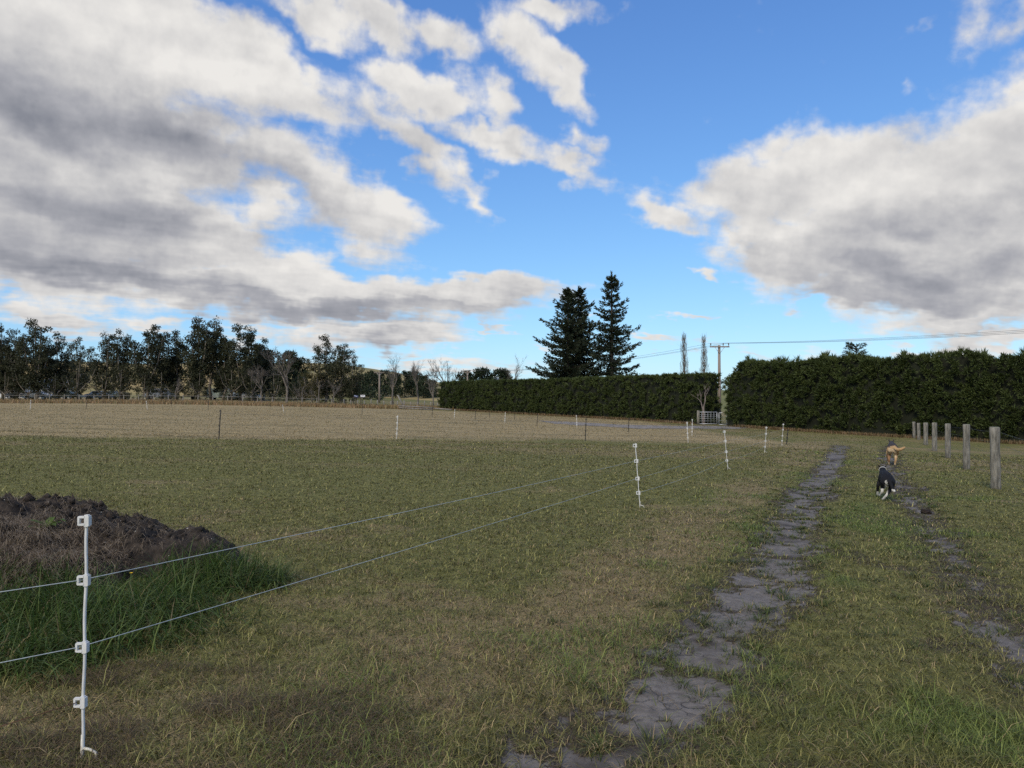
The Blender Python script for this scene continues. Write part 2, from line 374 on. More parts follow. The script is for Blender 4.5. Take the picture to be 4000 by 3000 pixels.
def ground_material():
    m, t, b = principled('pasture_and_soil')
    P = t.new('ShaderNodeNewGeometry').outputs['Position']
    D, ST, LU, TA = (t.attr(k) for k in ('dirt', 'straw', 'lush', 'tan'))
    fine = t.noise(P, 55, 5, .7); mid = t.noise(P, 9, 5, .6)
    st_ = t.noise(t.vmath('MULTIPLY', P, (.35, 2.2, 1)), 1.6, 6, .62)
    g = t.mix(t.maprange(mid, .35, .65), rgb(*GREEN), rgb(*GREEN2))
    g = t.mix(t.math('MULTIPLY', LU, .8), g, rgb(*LUSH))
    sm = t.maprange(t.math('ADD', ST, t.math('ADD', t.math('MULTIPLY', t.math('SUBTRACT', fine, .5), 1.5), t.math('MULTIPLY', t.math('SUBTRACT', st_, .5), 1.0))), .25, .85)
    g = t.mix(sm, g, rgb(*(STRAW * .85)))
    tn = t.mix(t.maprange(st_, .36, .64), rgb(*(TAN * .68)), rgb(*TAN))
    tn = t.mix(t.math('MULTIPLY', t.maprange(t.noise(t.vmath('MULTIPLY', P, (.12, .8, 1)), .9, 4, .6), .50, .68), .55), tn, rgb(.12, .115, .052))
    g = t.mix(TA, g, tn)
    # soil and shade between the blades, both darkened into the colour
    thatch = t.maprange(t.noise(P, 130, 3, .6), .30, .66, .30, 1.0)
    g = t.mix(1.0, g, t.comb(thatch, thatch, thatch), 'MULTIPLY')
    # bare, trodden grey silt with drying cracks
    wob = t.vmath('ADD', P, t.vmath('SCALE', t.vmath('SUBTRACT', t.noise(P, 7, 3, .6, col=True), (.5, .5, .5)), sc=.12))
    vo = t.new('ShaderNodeTexVoronoi', feature='DISTANCE_TO_EDGE'); t.put(vo.inputs['Vector'], wob); vo.inputs['Scale'].default_value = 7.5
    crack = t.math('MULTIPLY', t.maprange(vo.outputs['Distance'], .0, .035, 1, 0), t.maprange(t.noise(P, 2.3, 2), .45, .6))
    silt = t.mix(t.maprange(t.noise(P, 16, 6, .65), .3, .7), rgb(.110, .098, .088), rgb(.190, .172, .155))
    silt = t.mix(t.maprange(t.noise(P, 1.7, 3, .6), .48, .66), silt, rgb(.055, .045, .036))
    silt = t.mix(t.math('MULTIPLY', crack, .75), silt, rgb(.03, .027, .025))
    dm = t.maprange(t.math('ADD', D, t.math('MULTIPLY', t.math('SUBTRACT', t.noise(P, 55, 5, .72), .5), 1.25)), .34, .72)
    soil = t.mix(t.noise(P, 40, 4, .6), rgb(.030, .024, .017), rgb(.085, .066, .045))
    g = t.mix(t.maprange(t.math('ADD', D, t.math('MULTIPLY', t.math('SUBTRACT', t.noise(P, 20, 5, .65), .5), .8)), .10, .42), g, soil)
    col = t.mix(dm, g, silt)
    t.put(b.inputs['Base Color'], col); t.put(b.inputs['Roughness'], t.maprange(dm, 0, 1, .9, .72)); b.inputs['Specular IOR Level'].default_value = .2
    hgt = t.math('ADD', t.math('MULTIPLY', fine, t.maprange(dm, 0, 1, 1.0, .25)), t.math('MULTIPLY', crack, -.5))
    bn = t.new('ShaderNodeBump'); bn.inputs['Strength'].default_value = .6; bn.inputs['Distance'].default_value = .03
    t.put(bn.inputs['Height'], hgt); t.l.new(bn.outputs[0], b.inputs['Normal'])
    return m

# ------------------------------------------------------------------ ground
def make_ground():
    ys = [-12, -8, -5, -3, -1.5, -.5, .2, .7, 1.1]
    y = 1.5
    while y < 3500:
        ys.append(y); y *= 1.008 if y < 11 else (1.018 if y < 70 else 1.09)
    ys = np.array(ys)
    us = np.concatenate([-np.geomspace(6, .82, 26)[:-1], np.linspace(-.82, .82, 230), np.geomspace(.82, 6, 26)[1:]])
    sc = np.where(ys > 1.5, ys, 1.5 + (1.5 - ys) * .8)
    X = us[None, :] * sc[:, None]; Y = np.repeat(ys[:, None], len(us), 1)
    x, y = X.ravel(), Y.ravel()
    z = terrain(x, y) + relief(x, y)
    d, s_, l, t_ = fields(x, y)
    ny, nx = X.shape; i = np.arange((ny - 1) * (nx - 1)); r, c = i // (nx - 1), i % (nx - 1); a = r * nx + c
    o = np_mesh('ground', np.stack([x, y, z], 1), np.stack([a, a + 1, a + nx + 1, a + nx], 1), ground_material(), smooth_=True,
                attrs={'dirt': ('FLOAT', d), 'straw': ('FLOAT', s_), 'lush': ('FLOAT', l), 'tan': ('FLOAT', t_)})
    return tag(o, 'wide flat paddock of patchy green and straw grass with worn wheel tracks', kind='structure')
make_ground()

# ------------------------------------------------------------------ grass blades
def blades(name, x, y, z, length, width, lean, col, segs=2, mat_=None, azim=None, curl=.7):
    n = len(x); a = rng.uniform(0, 2 * np.pi, n) if azim is None else azim
    dx, dy = np.cos(a), np.sin(a); px_, py_ = -dy, dx
    vs = []; cols = []
    for k in range(segs + 1):
        t = k / segs
        ang = lean * (.45 + curl * t); rr = length * t
        ox, oz = np.sin(ang) * rr, np.cos(ang) * rr
        w = width * (1 - t) ** .7 * .5
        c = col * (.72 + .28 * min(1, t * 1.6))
        for sgn in ((-1, 1) if k < segs else (0,)):
            vs.append(np.stack([x + dx * ox + px_ * w * sgn, y + dy * ox + py_ * w * sgn, z + oz], 1)); cols.append(c)
    V = np.stack(vs, 1); C = np.stack(cols, 1); nv = V.shape[1]
    tris = []
    for k in range(segs):
        b0 = 2 * k
        if k < segs - 1: tris += [(b0, b0 + 1, b0 + 3), (b0, b0 + 3, b0 + 2)]
        else: tris += [(b0, b0 + 1, b0 + 2)]
    Fc = (np.arange(n)[:, None, None] * nv + np.array(tris)[None]).reshape(-1, 3)
    C = np.concatenate([C.reshape(-1, 3), np.ones((n * nv, 1))], 1)
    return np_mesh(name, V.reshape(-1, 3), Fc, mat_, attrs={'col': ('FLOAT_COLOR', C)})
BLADE = blade_mat('grass_blade')
def heap_z(x, y):
    """the low spoil heap at the left: two humps"""
    n = (fbm(x * 2.2, y * 2.2, 61, 4) - .5)
    def hump(cx, cy, rx, ry, h): return h * np.clip(1 - ((x - cx) / rx) ** 2 - ((y - cy) / ry) ** 2, 0, 1) ** .75
    h = np.maximum(hump(-4.8, 6.9, 1.5, 1.15, .38), hump(-3.08, 6.25, .68, .52, .29))
    h = np.maximum(np.maximum(h, hump(-4.65, 5.8, 1.65, .95, .33)), hump(-3.9, 6.5, .8, .7, .27))
    lump = np.abs(fbm(x * 4.5, y * 4.5, 65, 3) - .5)
    return h * (1 + .8 * n) + np.where(h > .02, n * .10 + (fbm(x * 9, y * 9, 63, 4) - .5) * .10 - lump * .22 + .03, 0)
def grass_field():
    N = 470000
    y = 2.2 + (27 - 2.2) * rng.random(N) ** 1.22
    u = rng.uniform(-.80, .80, N); x = u * y
    d, s_, l, t_ = fields(x, y)
    dn = d + (fbm(x * 14, y * 14, 71, 3) - .5) * .7
    clump = fbm(x * 6, y * 6, 72, 3)
    keep = rng.random(N) < np.clip(1 - smooth(.36, .86, dn) * .985, 0, 1) * smooth(.18, .5, clump + .2) * (1 - .6 * t_)
    keep &= heap_z(x, y) < .02
    x, y, d, s_, l, t_, clump = (q[keep] for q in (x, y, d, s_, l, t_, clump)); n = len(x)
    z = terrain(x, y) + relief(x, y) - .004
    base = GREEN[None] * (1.05 - rng.random((n, 1)) * .65) + (GREEN2 - GREEN)[None] * rng.random((n, 1)) ** 2 * 2.4
    base = base * (1 - l[:, None]) + LUSH[None] * (1 + rng.random((n, 1)) * .9) * l[:, None]
    dry = rng.random(n) < np.clip(.14 + .40 * s_ - .15 * l, .04, .9)
    dryc = STRAW[None] * (.35 + .95 * rng.random((n, 1)) ** 1.5)
    col = np.where(dry[:, None], dryc, base)
    col = np.where((t_ > rng.random(n))[:, None], TAN[None] * (.45 + .55 * rng.random((n, 1))), col)
    col = col * np.clip(np.exp(rng.normal(0, .40, (n, 1))), .4, 1.55)
    L = (.030 + .048 * rng.random(n) ** 1.5 + .035 * l + .025 * (clump > .58)) * (1 - .20 * smooth(5, 12, y))
    L *= np.where(rng.random(n) < .03, 1.8, 1.0)
    W_ = np.maximum(.0042, .00105 * y) * (.7 + .6 * rng.random(n))
    lean = np.where(dry, rng.uniform(.95, 1.55, n), rng.uniform(.6, 1.45, n))
    L *= 1 + .25 * smooth(5.5, 3.5, y)
    near = y < 10.5
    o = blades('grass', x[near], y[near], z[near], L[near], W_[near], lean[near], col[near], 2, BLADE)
    tag(o, 'short tufty green and straw grass of the near paddock', 'grass', kind='stuff')
    fa = ~near
    n2_ = 60000; y2 = 26 + 54 * rng.random(n2_) ** 1.3; x2 = rng.uniform(-.78, .55, n2_) * y2; d2, s2, l2, t2 = fields(x2, y2); st2 = fbm(x2 * .12 + y2 * .03, y2 * .7, 34, 3)
    c2 = np.where((rng.random(n2_) < t2 * (1 - .35 * smooth(.5, .65, st2)))[:, None], TAN[None] * rng.uniform(.45, 1.05, (n2_, 1)), GREEN2[None] * rng.uniform(.5, 1.0, (n2_, 1)))
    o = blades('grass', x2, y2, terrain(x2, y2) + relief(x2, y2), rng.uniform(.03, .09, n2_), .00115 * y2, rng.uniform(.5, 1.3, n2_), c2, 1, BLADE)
    tag(o, 'dry tan stubble of the far paddock behind the electric fence', 'grass', kind='stuff')
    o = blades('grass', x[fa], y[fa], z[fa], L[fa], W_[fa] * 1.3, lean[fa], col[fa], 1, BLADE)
    tag(o, 'short grass of the middle paddock between tracks and fence', 'grass', kind='stuff')
grass_field()

# ------------------------------------------------------------------ vegetation builders
def unit(v): return v / np.maximum(np.linalg.norm(v, axis=-1, keepdims=True), 1e-9)
def leaf_quads(c, d, L, W_):
    """diamond leaves: base c, long axis d, length L, width W"""
    n = len(c); r = unit(rng.normal(size=(n, 3))); s_ = unit(np.cross(d, r)); L = np.broadcast_to(L, n)[:, None]; W_ = np.broadcast_to(W_, n)[:, None]
    V = np.stack([c, c + d * L * .5 + s_ * W_ * .5, c + d * L, c + d * L * .5 - s_ * W_ * .5], 1).reshape(-1, 3)
    return V, np.arange(n * 4).reshape(-1, 4)
def clump_leaves(cent, rad, per, L, W_, droop=.0, out=.5, flat=1.0):
    """leaf sprays filling ellipsoidal clumps"""
    cent = np.repeat(np.asarray(cent), per, 0); rad = np.repeat(np.asarray(rad), per)[:, None]; n = len(cent)
    o = unit(rng.normal(size=(n, 3))); rr = rng.random((n, 1)) ** .45
    p = cent + o * rr * rad * np.array([1, 1, flat])
    d = unit(o * out + rng.normal(size=(n, 3)) * .5 + np.array([0, 0, -droop]))
    return leaf_quads(p, d, L * rng.uniform(.6, 1.3, n), W_ * rng.uniform(.6, 1.3, n))
def tree_object(name, base, trunk_mb, trunk_mat, leafVF, leaf_m, label, cat='tree', group=None, crown='crown'):
    t = empty(name, base); tag(t, label, cat, group)
    if trunk_mb is not None: trunk_mb.build('trunk', trunk_mat, t)
    if leafVF is not None: np_mesh(crown, leafVF[0], leafVF[1], leaf_m, t)
    return t
BARK_PALE = mat('pale_gum_bark', (.30, .265, .22), .85, c2=(.13, .11, .09), scale=4, stretch=(1, 1, .25), bump=.4)
BARK_DARK = mat('dark_bark', (.10, .08, .06), .9, c2=(.04, .033, .027), scale=5, stretch=(1, 1, .3), bump=.4)
BARK_TWIG = mat('bare_twig_bark', (.19, .165, .14), .85, c2=(.10, .088, .075), scale=3)
GUM = leaf_mat('gum_leaf', (.024, .029, .014), (.060, .064, .031), patch=.35)
GUM_LIGHT = leaf_mat('pale_gum_leaf', (.045, .052, .028), (.10, .10, .056), patch=.4)
OLIVE = leaf_mat('olive_leaf', (.042, .040, .014), (.085, .076, .026), patch=.4)
PINE = leaf_mat('pine_needles', (.016, .026, .014), (.042, .060, .028), patch=.5, trans=.12)
FIR = leaf_mat('fir_needles', (.018, .026, .015), (.046, .060, .031), patch=.45, trans=.12)
HEDGE = leaf_mat('hedge_needles', (.030, .046, .014), (.088, .112, .034), patch=.8, trans=.15)
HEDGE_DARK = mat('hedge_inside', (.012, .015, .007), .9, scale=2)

def gum_tree(px, top, width, y, label, leaf=GUM, fill=1.0, low=.22, fork=.25, trunkm=BARK_PALE, name='gum_tree', group='gum trees along the far boundary'):
    """several leaders of different height, each with leafy sprays up its length"""
    b = gx(px, y); h = at(px, top, y).z - b.z; w = width * 1.25 / F * y
    mb = MB(); r0 = .015 * h; C, Rr = [], []
    nl = int(rng.integers(4, 7)); a0 = rng.uniform(0, 6.28)
    mb.tube([(0, 0, -.2), (rng.normal(0, .02 * h), 0, h * fork * .6), (rng.normal(0, .03 * h), 0, h * fork)], [r0 * 1.5, r0 * 1.1, r0], 7)
    for k in range(nl):
        hk = h * (1.0 if k == 0 else rng.uniform(.58, .97)); a = a0 + k * 2.4; ro = w * .5 * (rng.uniform(0, .25) if k == 0 else rng.uniform(.35, .80))
        tip = Vector((math.cos(a) * ro, math.sin(a) * ro, hk)); st = Vector((0, 0, h * fork * rng.uniform(.5, 1)))
        mid = st.lerp(tip, .45) + Vector((math.cos(a) * ro * .25, math.sin(a) * ro * .25, 0)); P = [st, mid, tip - Vector((0, 0, .04 * h))]
        mb.tube(P, [r0 * .8, r0 * .5, .02], 5, cap=False)
        n = int(15 * fill)
        for i in range(n):
            t = low + (1 - low) * (i + rng.random()) / n; z = hk * t
            f = max(0, min(1, (z - st.z) / (tip.z - st.z))); ax = (st.lerp(mid, f * 2) if f < .5 else mid.lerp(tip, f * 2 - 1)); ax = Vector((ax.x, ax.y, z))
            sp = w * (.29 - .19 * t) * (1 if t > low + .1 else .7); ang = rng.uniform(0, 6.28); rr = sp * rng.random() ** .5 * 1.25
            c = ax + Vector((math.cos(ang) * rr, math.sin(ang) * rr, rng.normal(0, .015 * h))); rad = h * rng.uniform(.040, .082) * (1.06 - .30 * t)
            c.z = min(c.z, hk - rad * .7); C.append(tuple(c)); Rr.append(rad)
            if i % 4 == 0: mb.tube([ax - Vector((0, 0, .05 * h)), c], [r0 * .22, .015], 4, cap=False)
    VF = clump_leaves(C, Rr, 84, .026 * h, .0125 * h, droop=.45, out=.6, flat=.8)
    return tree_object(name, b, mb, trunkm, VF, leaf, label, 'tree', group)

def branchy(mb, p, d, ln, rad, depth, spread, upb, rg, kids=(3, 4), shrink=.68):
    q = p + d * ln * .5 + Vector(rg.normal(0, .04 * ln, 3)); e_ = p + d * ln
    mb.tube([p, q, e_], [rad, rad * .8, rad * .62], 5 if depth > 2 else 3, cap=False)
    if depth == 0: return
    for k in range(rg.integers(*kids, endpoint=True)):
        t = rg.uniform(.35, 1.0) if k else 1.0
        nd = d + Vector(rg.normal(0, spread, 3)); nd.z += upb; nd.normalize()
        branchy(mb, p + d * ln * t, nd, ln * shrink * rg.uniform(.75, 1.15), max(rad * .58 * (1.1 - .3 * t), .008), depth - 1, spread, upb, rg, kids, shrink)
def bare_tree(px, top, y, label, seed, spread=.42, upb=.18, m=BARK_TWIG, depth=5, trunk=.30, rad=None, name='bare_tree', base=None, group=None, lean=(0, 0), kids=(3, 4)):
    rg = np.random.default_rng(seed)
    b = base or gx(px, y); h = at(px, top, y).z - b.z
    mb = MB(); ln = h * trunk; r0 = rad or h * .018
    branchy(mb, Vector((0, 0, -.1)), Vector((lean[0], lean[1], 1)).normalized(), ln, r0, depth, spread, upb, rg, kids)
    zt = max(v[2] for v in mb.v); k = h / zt; mb.v = [(v[0] * k, v[1] * k, v[2] * k) for v in mb.v]
    return tree_object(name, b, mb, m, None, None, label, 'tree', group)

def fir_tree(px, top, y, label, wide, seed, taper=1.0, name='fir_tree', sparse=1.0, skew=0.0):
    rg = np.random.default_rng(seed); b = gx(px, y); h = at(px, top, y).z - b.z
    mb = MB(); mb.tube([(0, 0, -.2), (0, 0, h * .5), (0, 0, h)], [h * .020, h * .012, .03], 8)
    Cs, Ds, Ls, Ws = [], [], [], []
    z = h * .10
    while z < h * .985:
        t = z / h; R_ = wide * (1 - t) ** (.72 * taper) * (.80 + .2 * math.sin(z * 2.3 + seed)) + .25
        n = int(rg.integers(5, 8) * sparse) or 4
        a0 = rg.uniform(0, 6.28)
        for k in range(n):
            a = a0 + k * 6.283 / n + rg.normal(0, .22); L = R_ * rg.uniform(.62, 1.12) * (1.25 if rg.random() < .07 else 1) * (1 + skew * math.cos(a))
            sag = L * rg.uniform(.02, .16) * (1 - t)
            pts = []; dzb = rg.normal(0, h * .010)
            m_ = max(4, int(L / .32))
            for j in range(m_ + 1):
                s_ = j / m_; zz = z + dzb - sag * math.sin(s_ * 2.2) * 1.5 + L * (.10 + .25 * t) * s_ ** 2.2
                pts.append(Vector((math.cos(a) * L * s_, math.sin(a) * L * s_, zz)))
            mb.tube(pts, [.028 * (1 - .8 * j / m_) + .006 + .002 * L for j in range(m_ + 1)], 3, cap=False)
            for j in range(1, m_ + 1):
                f = j / m_; dirv_ = (pts[j] - pts[j - 1]).normalized(); side = dirv_.cross(Vector((0, 0, 1)))
                wd = (.60 * math.sin(min(1, f * 1.1) * math.pi * .80) + .16) * min(1, L * .38)
                for q in range(15):
                    u = rg.uniform(-1, 1); p = pts[j] + side * u * wd * .55 + Vector((0, 0, rg.uniform(-.22, .10) - abs(u) * .08)) - dirv_ * rg.uniform(0, .3)
                    d = dirv_ * rg.uniform(.3, 1) + side * u * .9 + Vector((0, 0, rg.uniform(-.35, .45)))
                    Cs.append(p); Ds.append(d.normalized()); Ls.append(rg.uniform(.22, .48)); Ws.append(rg.uniform(.09, .17))
        z += h * rg.uniform(.020, .030) * (1.25 if t > .7 else 1)
    for q in range(60):
        zz = h * rg.uniform(.93, 1.0); a = rg.uniform(0, 6.28)
        Cs.append(Vector((0, 0, zz))); Ds.append(Vector((math.cos(a) * .5, math.sin(a) * .5, .8)).normalized()); Ls.append(.3); Ws.append(.1)
    VF = leaf_quads(np.array([tuple(c) for c in Cs]), np.array([tuple(d) for d in Ds]), np.array(Ls), np.array(Ws))
    return tree_object(name, b, mb, BARK_DARK, VF, FIR, label, 'tree', 'tall firs behind the trimmed hedge')

def pine_tree(px, top, width, y, label, seed, group='pines in the far shelter belt', low=.12, leaf=PINE, name='pine_tree', round_=.55):
    b = gx(px, y); h = at(px, top, y).z - b.z; w = width / F * y
    mb = MB(); mb.tube([(0, 0, -.2), (0, 0, h * .9)], [h * .025, .04], 6)
    n = 46; C, Rr = [], []
    for i in range(n):
        t = low + (1 - low) * (i + rng.random()) / n; a = rng.uniform(0, 6.28); pr = (1 - ((t - .45) / .62) ** 2) ** round_ if abs(t - .45) < .62 else .1
        rr = w * .5 * max(pr, .12) * rng.uniform(.3, 1.0); rad = w * rng.uniform(.10, .17) * (1.1 - .5 * t)
        C.append((math.cos(a) * rr, math.sin(a) * rr, min(h * t, h - rad * .8))); Rr.append(rad)
        if i % 5 == 0: mb.tube([(0, 0, h * t * .8), C[-1]], [.05, .02], 4, cap=False)
    return tree_object(name, b, mb, BARK_DARK, clump_leaves(C, Rr, 60, .10 * w, .035 * w, out=.8, droop=-.25), leaf, label, 'tree', group)

def hedge(name, pts, top_fn, thick, clumps_m2, per, L, W_, label, seed, bulge=.22, poke=.25):
    """a clipped row of pines: dark inside, needle tufts over the near face, the top and both ends"""
    rg = np.random.default_rng(seed)
    t = empty(name, Vector(pts[0]).to_3d() if len(pts[0]) == 2 else pts[0]); org = t.location.copy()
    tag(t, label, 'hedge')
    P = [Vector((p[0], p[1])) for p in pts]; seg = [(P[i + 1] - P[i]).length for i in range(len(P) - 1)]; tot = sum(seg)
    def along(s_):
        s_ = min(max(s_, 0), tot - 1e-4)
        for i, l in enumerate(seg):
            if s_ <= l or i == len(seg) - 1: d = (P[i + 1] - P[i]).normalized(); return P[i] + d * s_, d
            s_ -= l
    Cs, Ns, Sz = [], [], []
    def surf(s_, k):
        """k: 0..1 up the near face, 1..2 across the top"""
        p, d = along(s_); nrm = Vector((d.y, -d.x));
        if nrm.dot(-p) < 0: nrm = -nrm
        zb = float(terrain(p.x, p.y)); zt = top_fn(s_ / tot)
        bl = (fbm(np.array([s_ * .9]), np.array([k * 3.1 + 5]), seed, 3)[0] - .5) * 2 * bulge + (fbm(np.array([s_ * .22]), np.array([k + .3]), seed + 3, 2)[0] - .5) * 1.2 * bulge
        if k < 1:
            ins = -.28 * max(0, .12 - k) / .12 - .25 * max(0, k - .82) / .18
            z = zb + .12 + (zt - zb - .12) * k; q = p + nrm * (bl + ins); n3 = Vector((nrm.x, nrm.y, .15))
        else:
            z = zt + bl * .6 - .1; q = p - nrm * (k - 1) * thick + nrm * -.2; n3 = Vector((0, 0, 1)) + Vector((nrm.x, nrm.y, 0)) * .2
        return Vector((q.x, q.y, z)), n3.normalized()
    H0 = top_fn(.5) - float(terrain(P[0].x, P[0].y))
    nf = int(tot * H0 * clumps_m2)
    for i in range(nf):
        p, n3 = surf(rg.uniform(0, tot), rg.uniform(.01, 1)); Cs.append(p); Ns.append(n3); Sz.append(rg.uniform(.7, 1.35))
    for i in range(int(tot * thick * clumps_m2 * .8)):
        p, n3 = surf(rg.uniform(0, tot), 1 + rg.uniform(0, 1)); Cs.append(p); Ns.append(n3); Sz.append(rg.uniform(.7, 1.3))
    for i in range(int(tot * (1.1 if poke < .5 else 3.2))):                                   # shoots standing above the cut
        p, n3 = surf(rg.uniform(0, tot), 1 + rg.uniform(0, .6)); p = p + Vector((0, 0, rg.uniform(-.1, poke * .42))); Cs.append(p); Ns.append(Vector((rg.normal(0, .15), rg.normal(0, .15), 1.3))); Sz.append(rg.uniform(.9, 1.3) if poke < .5 else rg.uniform(1.1, 2.3))
    for e_, sgn in ((0.0, -1), (tot, 1)):
        for i in range(int(thick * H0 * clumps_m2 * 1.2)):
            p, n3 = surf(e_, rg.uniform(.01, 1)); _, d = along(e_); nrm = Vector((d.y, -d.x)); nrm = -nrm if nrm.dot(-along(e_)[0]) < 0 else nrm
            k = rg.uniform(0, thick); p = p - Vector((nrm.x, nrm.y, 0)) * k + Vector((d.x, d.y, 0)) * sgn * rg.uniform(-.1, .35); Cs.append(p); Ns.append(Vector((d.x * sgn, d.y * sgn, .2)).normalized()); Sz.append(rg.uniform(.7, 1.2))
    C = np.array([tuple(c - org) for c in Cs]); N = np.array([tuple(n) for n in Ns]); Z = np.array(Sz)
    C = np.repeat(C, per, 0); N = np.repeat(N, per, 0); Z = np.repeat(Z, per); n = len(C)
    d = unit(N * .75 + rng.normal(size=(n, 3)) * .55 + np.array([0, 0, .35]))
    VF = leaf_quads(C + rng.normal(size=(n, 3)) * .05 - N * .12, d, L * Z * rng.uniform(.6, 1.25, n), W_ * rng.uniform(.7, 1.3, n))
    np_mesh('foliage', VF[0], VF[1], HEDGE, t)
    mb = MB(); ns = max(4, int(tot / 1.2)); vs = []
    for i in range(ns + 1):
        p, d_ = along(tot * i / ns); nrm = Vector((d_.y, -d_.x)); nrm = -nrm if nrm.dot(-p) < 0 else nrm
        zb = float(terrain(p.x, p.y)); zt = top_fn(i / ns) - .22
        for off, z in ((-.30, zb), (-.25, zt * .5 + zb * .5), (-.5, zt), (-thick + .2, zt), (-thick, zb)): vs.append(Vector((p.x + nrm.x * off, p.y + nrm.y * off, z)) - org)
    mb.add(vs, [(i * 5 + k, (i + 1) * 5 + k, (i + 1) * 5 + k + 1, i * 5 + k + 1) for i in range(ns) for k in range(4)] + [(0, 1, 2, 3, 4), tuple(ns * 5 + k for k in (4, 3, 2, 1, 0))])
    mb.build('shade_core', HEDGE_DARK, t)  # solid dark core, added inside the tufts to block light
    return t

# ------------------------------------------------------------------ far hills
def hill(name, x0, x1, y0, y1, zf, m, label, n=60):
    xs = np.linspace(x0, x1, n); ys = np.linspace(y0, y1, n // 2); X, Y = np.meshgrid(xs, ys); x, y = X.ravel(), Y.ravel()
    z = zf(x, y); nx = n; i = np.arange((len(ys) - 1) * (nx - 1)); a = (i // (nx - 1)) * nx + i % (nx - 1)
    return tag(np_mesh(name, np.stack([x, y, z], 1), np.stack([a, a + 1, a + nx + 1, a + nx], 1), m, smooth_=True), label, kind='structure')
PASTURE = mat('dry_hill_pasture', (.36, .27, .12), .95, c2=(.20, .18, .075), scale=.03, bump=0)  # pasture colour, with the sunlit look of the hills put into the albedo
FARHILL = mat('distant_hill', (.16, .19, .22), .95, c2=(.12, .15, .18), scale=.004)  # blue of distant haze put into the albedo
GREENP = mat('green_slope_pasture', (.17, .17, .06), .95, c2=(.12, .13, .045), scale=.05)
hill('hill', -620, 60, 300, 760, lambda x, y: -6 + 33 * smooth(300, 560, y) * smooth(40, -150, x) * (.85 + .3 * fbm(x * .006, y * .006, 81, 3)), PASTURE, 'dry yellow pasture hill behind the gum trees')
hill('hill', 20, 330, 110, 420, lambda x, y: -3 + 6.2 * smooth(110, 230, y) * smooth(15, 60, x) * smooth(330, 200, x), GREENP, 'green slope glimpsed through the hedge gap')
hill('hill', -90, 20, 125, 330, lambda x, y: -1.2 + 3.3 * smooth(125, 230, y) * smooth(20, -20, x) * smooth(-90, -50, x), PASTURE, 'low yellow green rise beyond the roadside fence')
hill('hill', -3000, 1500, 4200, 6500, lambda x, y: -60 + 215 * smooth(4200, 5600, y) * (.35 + .75 * fbm(x * .0011, y * .0011, 83, 4)), FARHILL, 'haze blue mountain range on the horizon', 80)

# ------------------------------------------------------------------ the far row of gum trees
GUMS = [(-40, 1290, 170, 112, 'gum', 'gum tree cut by the left edge of the picture'), (12, 1262, 120, 116, 'gum', 'gum tree second from the left edge, domed dark crown'),
 (62, 1284, 110, 112, 'gum', 'lower rounded gum tree just left of the tall knobbly one'), (142, 1246, 165, 110, 'gum', 'tall knobbly gum tree above the blue roofed house'),
 (228, 1296, 120, 113, 'gum', 'dense gum tree right of the blue roofed house'), (312, 1316, 110, 121, 'light', 'thin pale gum tree with sky through its crown'),
 (412, 1298, 105, 115, 'gum', 'open gum tree with forked bare trunks before the yellow hill'), (474, 1288, 105, 113, 'gum', 'gum tree with flat top right of the forked open one'),
 (576, 1266, 140, 111, 'gum', 'broad domed gum tree in the middle of the far row'), (638, 1294, 90, 114, 'light', 'leafy gum tree leaning out beside the broad domed one'),
 (692, 1290, 85, 115, 'gum', 'slim pointed gum tree left of the tallest one'), (772, 1237, 120, 112, 'gum', 'tallest gum tree of the far row with two tops'),
 (826, 1239, 66, 118, 'thin', 'spindly see through gum tree beside the tallest'), (868, 1278, 85, 114, 'gum', 'gum tree behind the white van'),
 (938, 1266, 120, 112, 'gum', 'big round topped gum tree over the parked pickup'), (990, 1272, 95, 115, 'gum', 'gum tree at the right end of the tall group'),
 (1030, 1318, 80, 118, 'gum', 'stepped down gum tree ending the tall group'),
 (1272, 1306, 120, 108, 'gum', 'single tall gum tree with narrow spire left of the field gap'), (1332, 1340, 120, 107, 'gum', 'wide gum tree touching the single tall one'), (1378, 1404, 76, 106, 'gum', 'short gum tree at the edge of the field gap')]
for px, top, wd, y, kind, lab in GUMS:
    gum_tree(px, top, wd, y, lab, GUM_LIGHT if kind in ('light', 'thin') else GUM, .55 if kind == 'thin' else (1.0 if kind == 'light' else 1.45), low=.45 if kind == 'thin' else (.20 if kind == 'gum' else .3))
gum_tree(1218, 1402, 130, 105, 'olive brown bushy tree below the single tall gum', OLIVE, 1.2, low=.12, name='bushy_tree', group=None)
for px, top, wd, lab in ((20, 1450, 150, 'dark shrub at the left edge below the gums'), (215, 1452, 120, 'shrub right of the blue roofed house'), (400, 1462, 110, 'shrub below the forked open gum'), (630, 1448, 120, 'shrub between the broad domed and slim gums'), (775, 1452, 120, 'shrub at the foot of the tallest gum'), (985, 1446, 120, 'shrub below the end of the tall gum group'), (1160, 1462, 130, 'shrub left of the bushy olive tree'), (1270, 1470, 110, 'shrub at the foot of the single tall gum'), (300, 1405, 170, 'dark dense shrub hiding the yard by the thin pale gum'), (560, 1450, 130, 'dark shrub at the foot of the broad domed gum'), (690, 1455, 110, 'grey green shrub below the slim pointed gum'),
                         (905, 1440, 110, 'shrub behind the parked pickup'), (110, 1440, 150, 'dark shrub in front of the blue roofed house'), (1075, 1452, 120, 'dark shrub below the bare spreading tree'), (1330, 1465, 110, 'shrub at the foot of the wide gum'), (470, 1440, 110, 'dark shrub under the flat topped gum')):
    gum_tree(px, top, wd, 110, lab, GUM, .8, low=.06, name='shrub', group='shrubs under the gum trees')
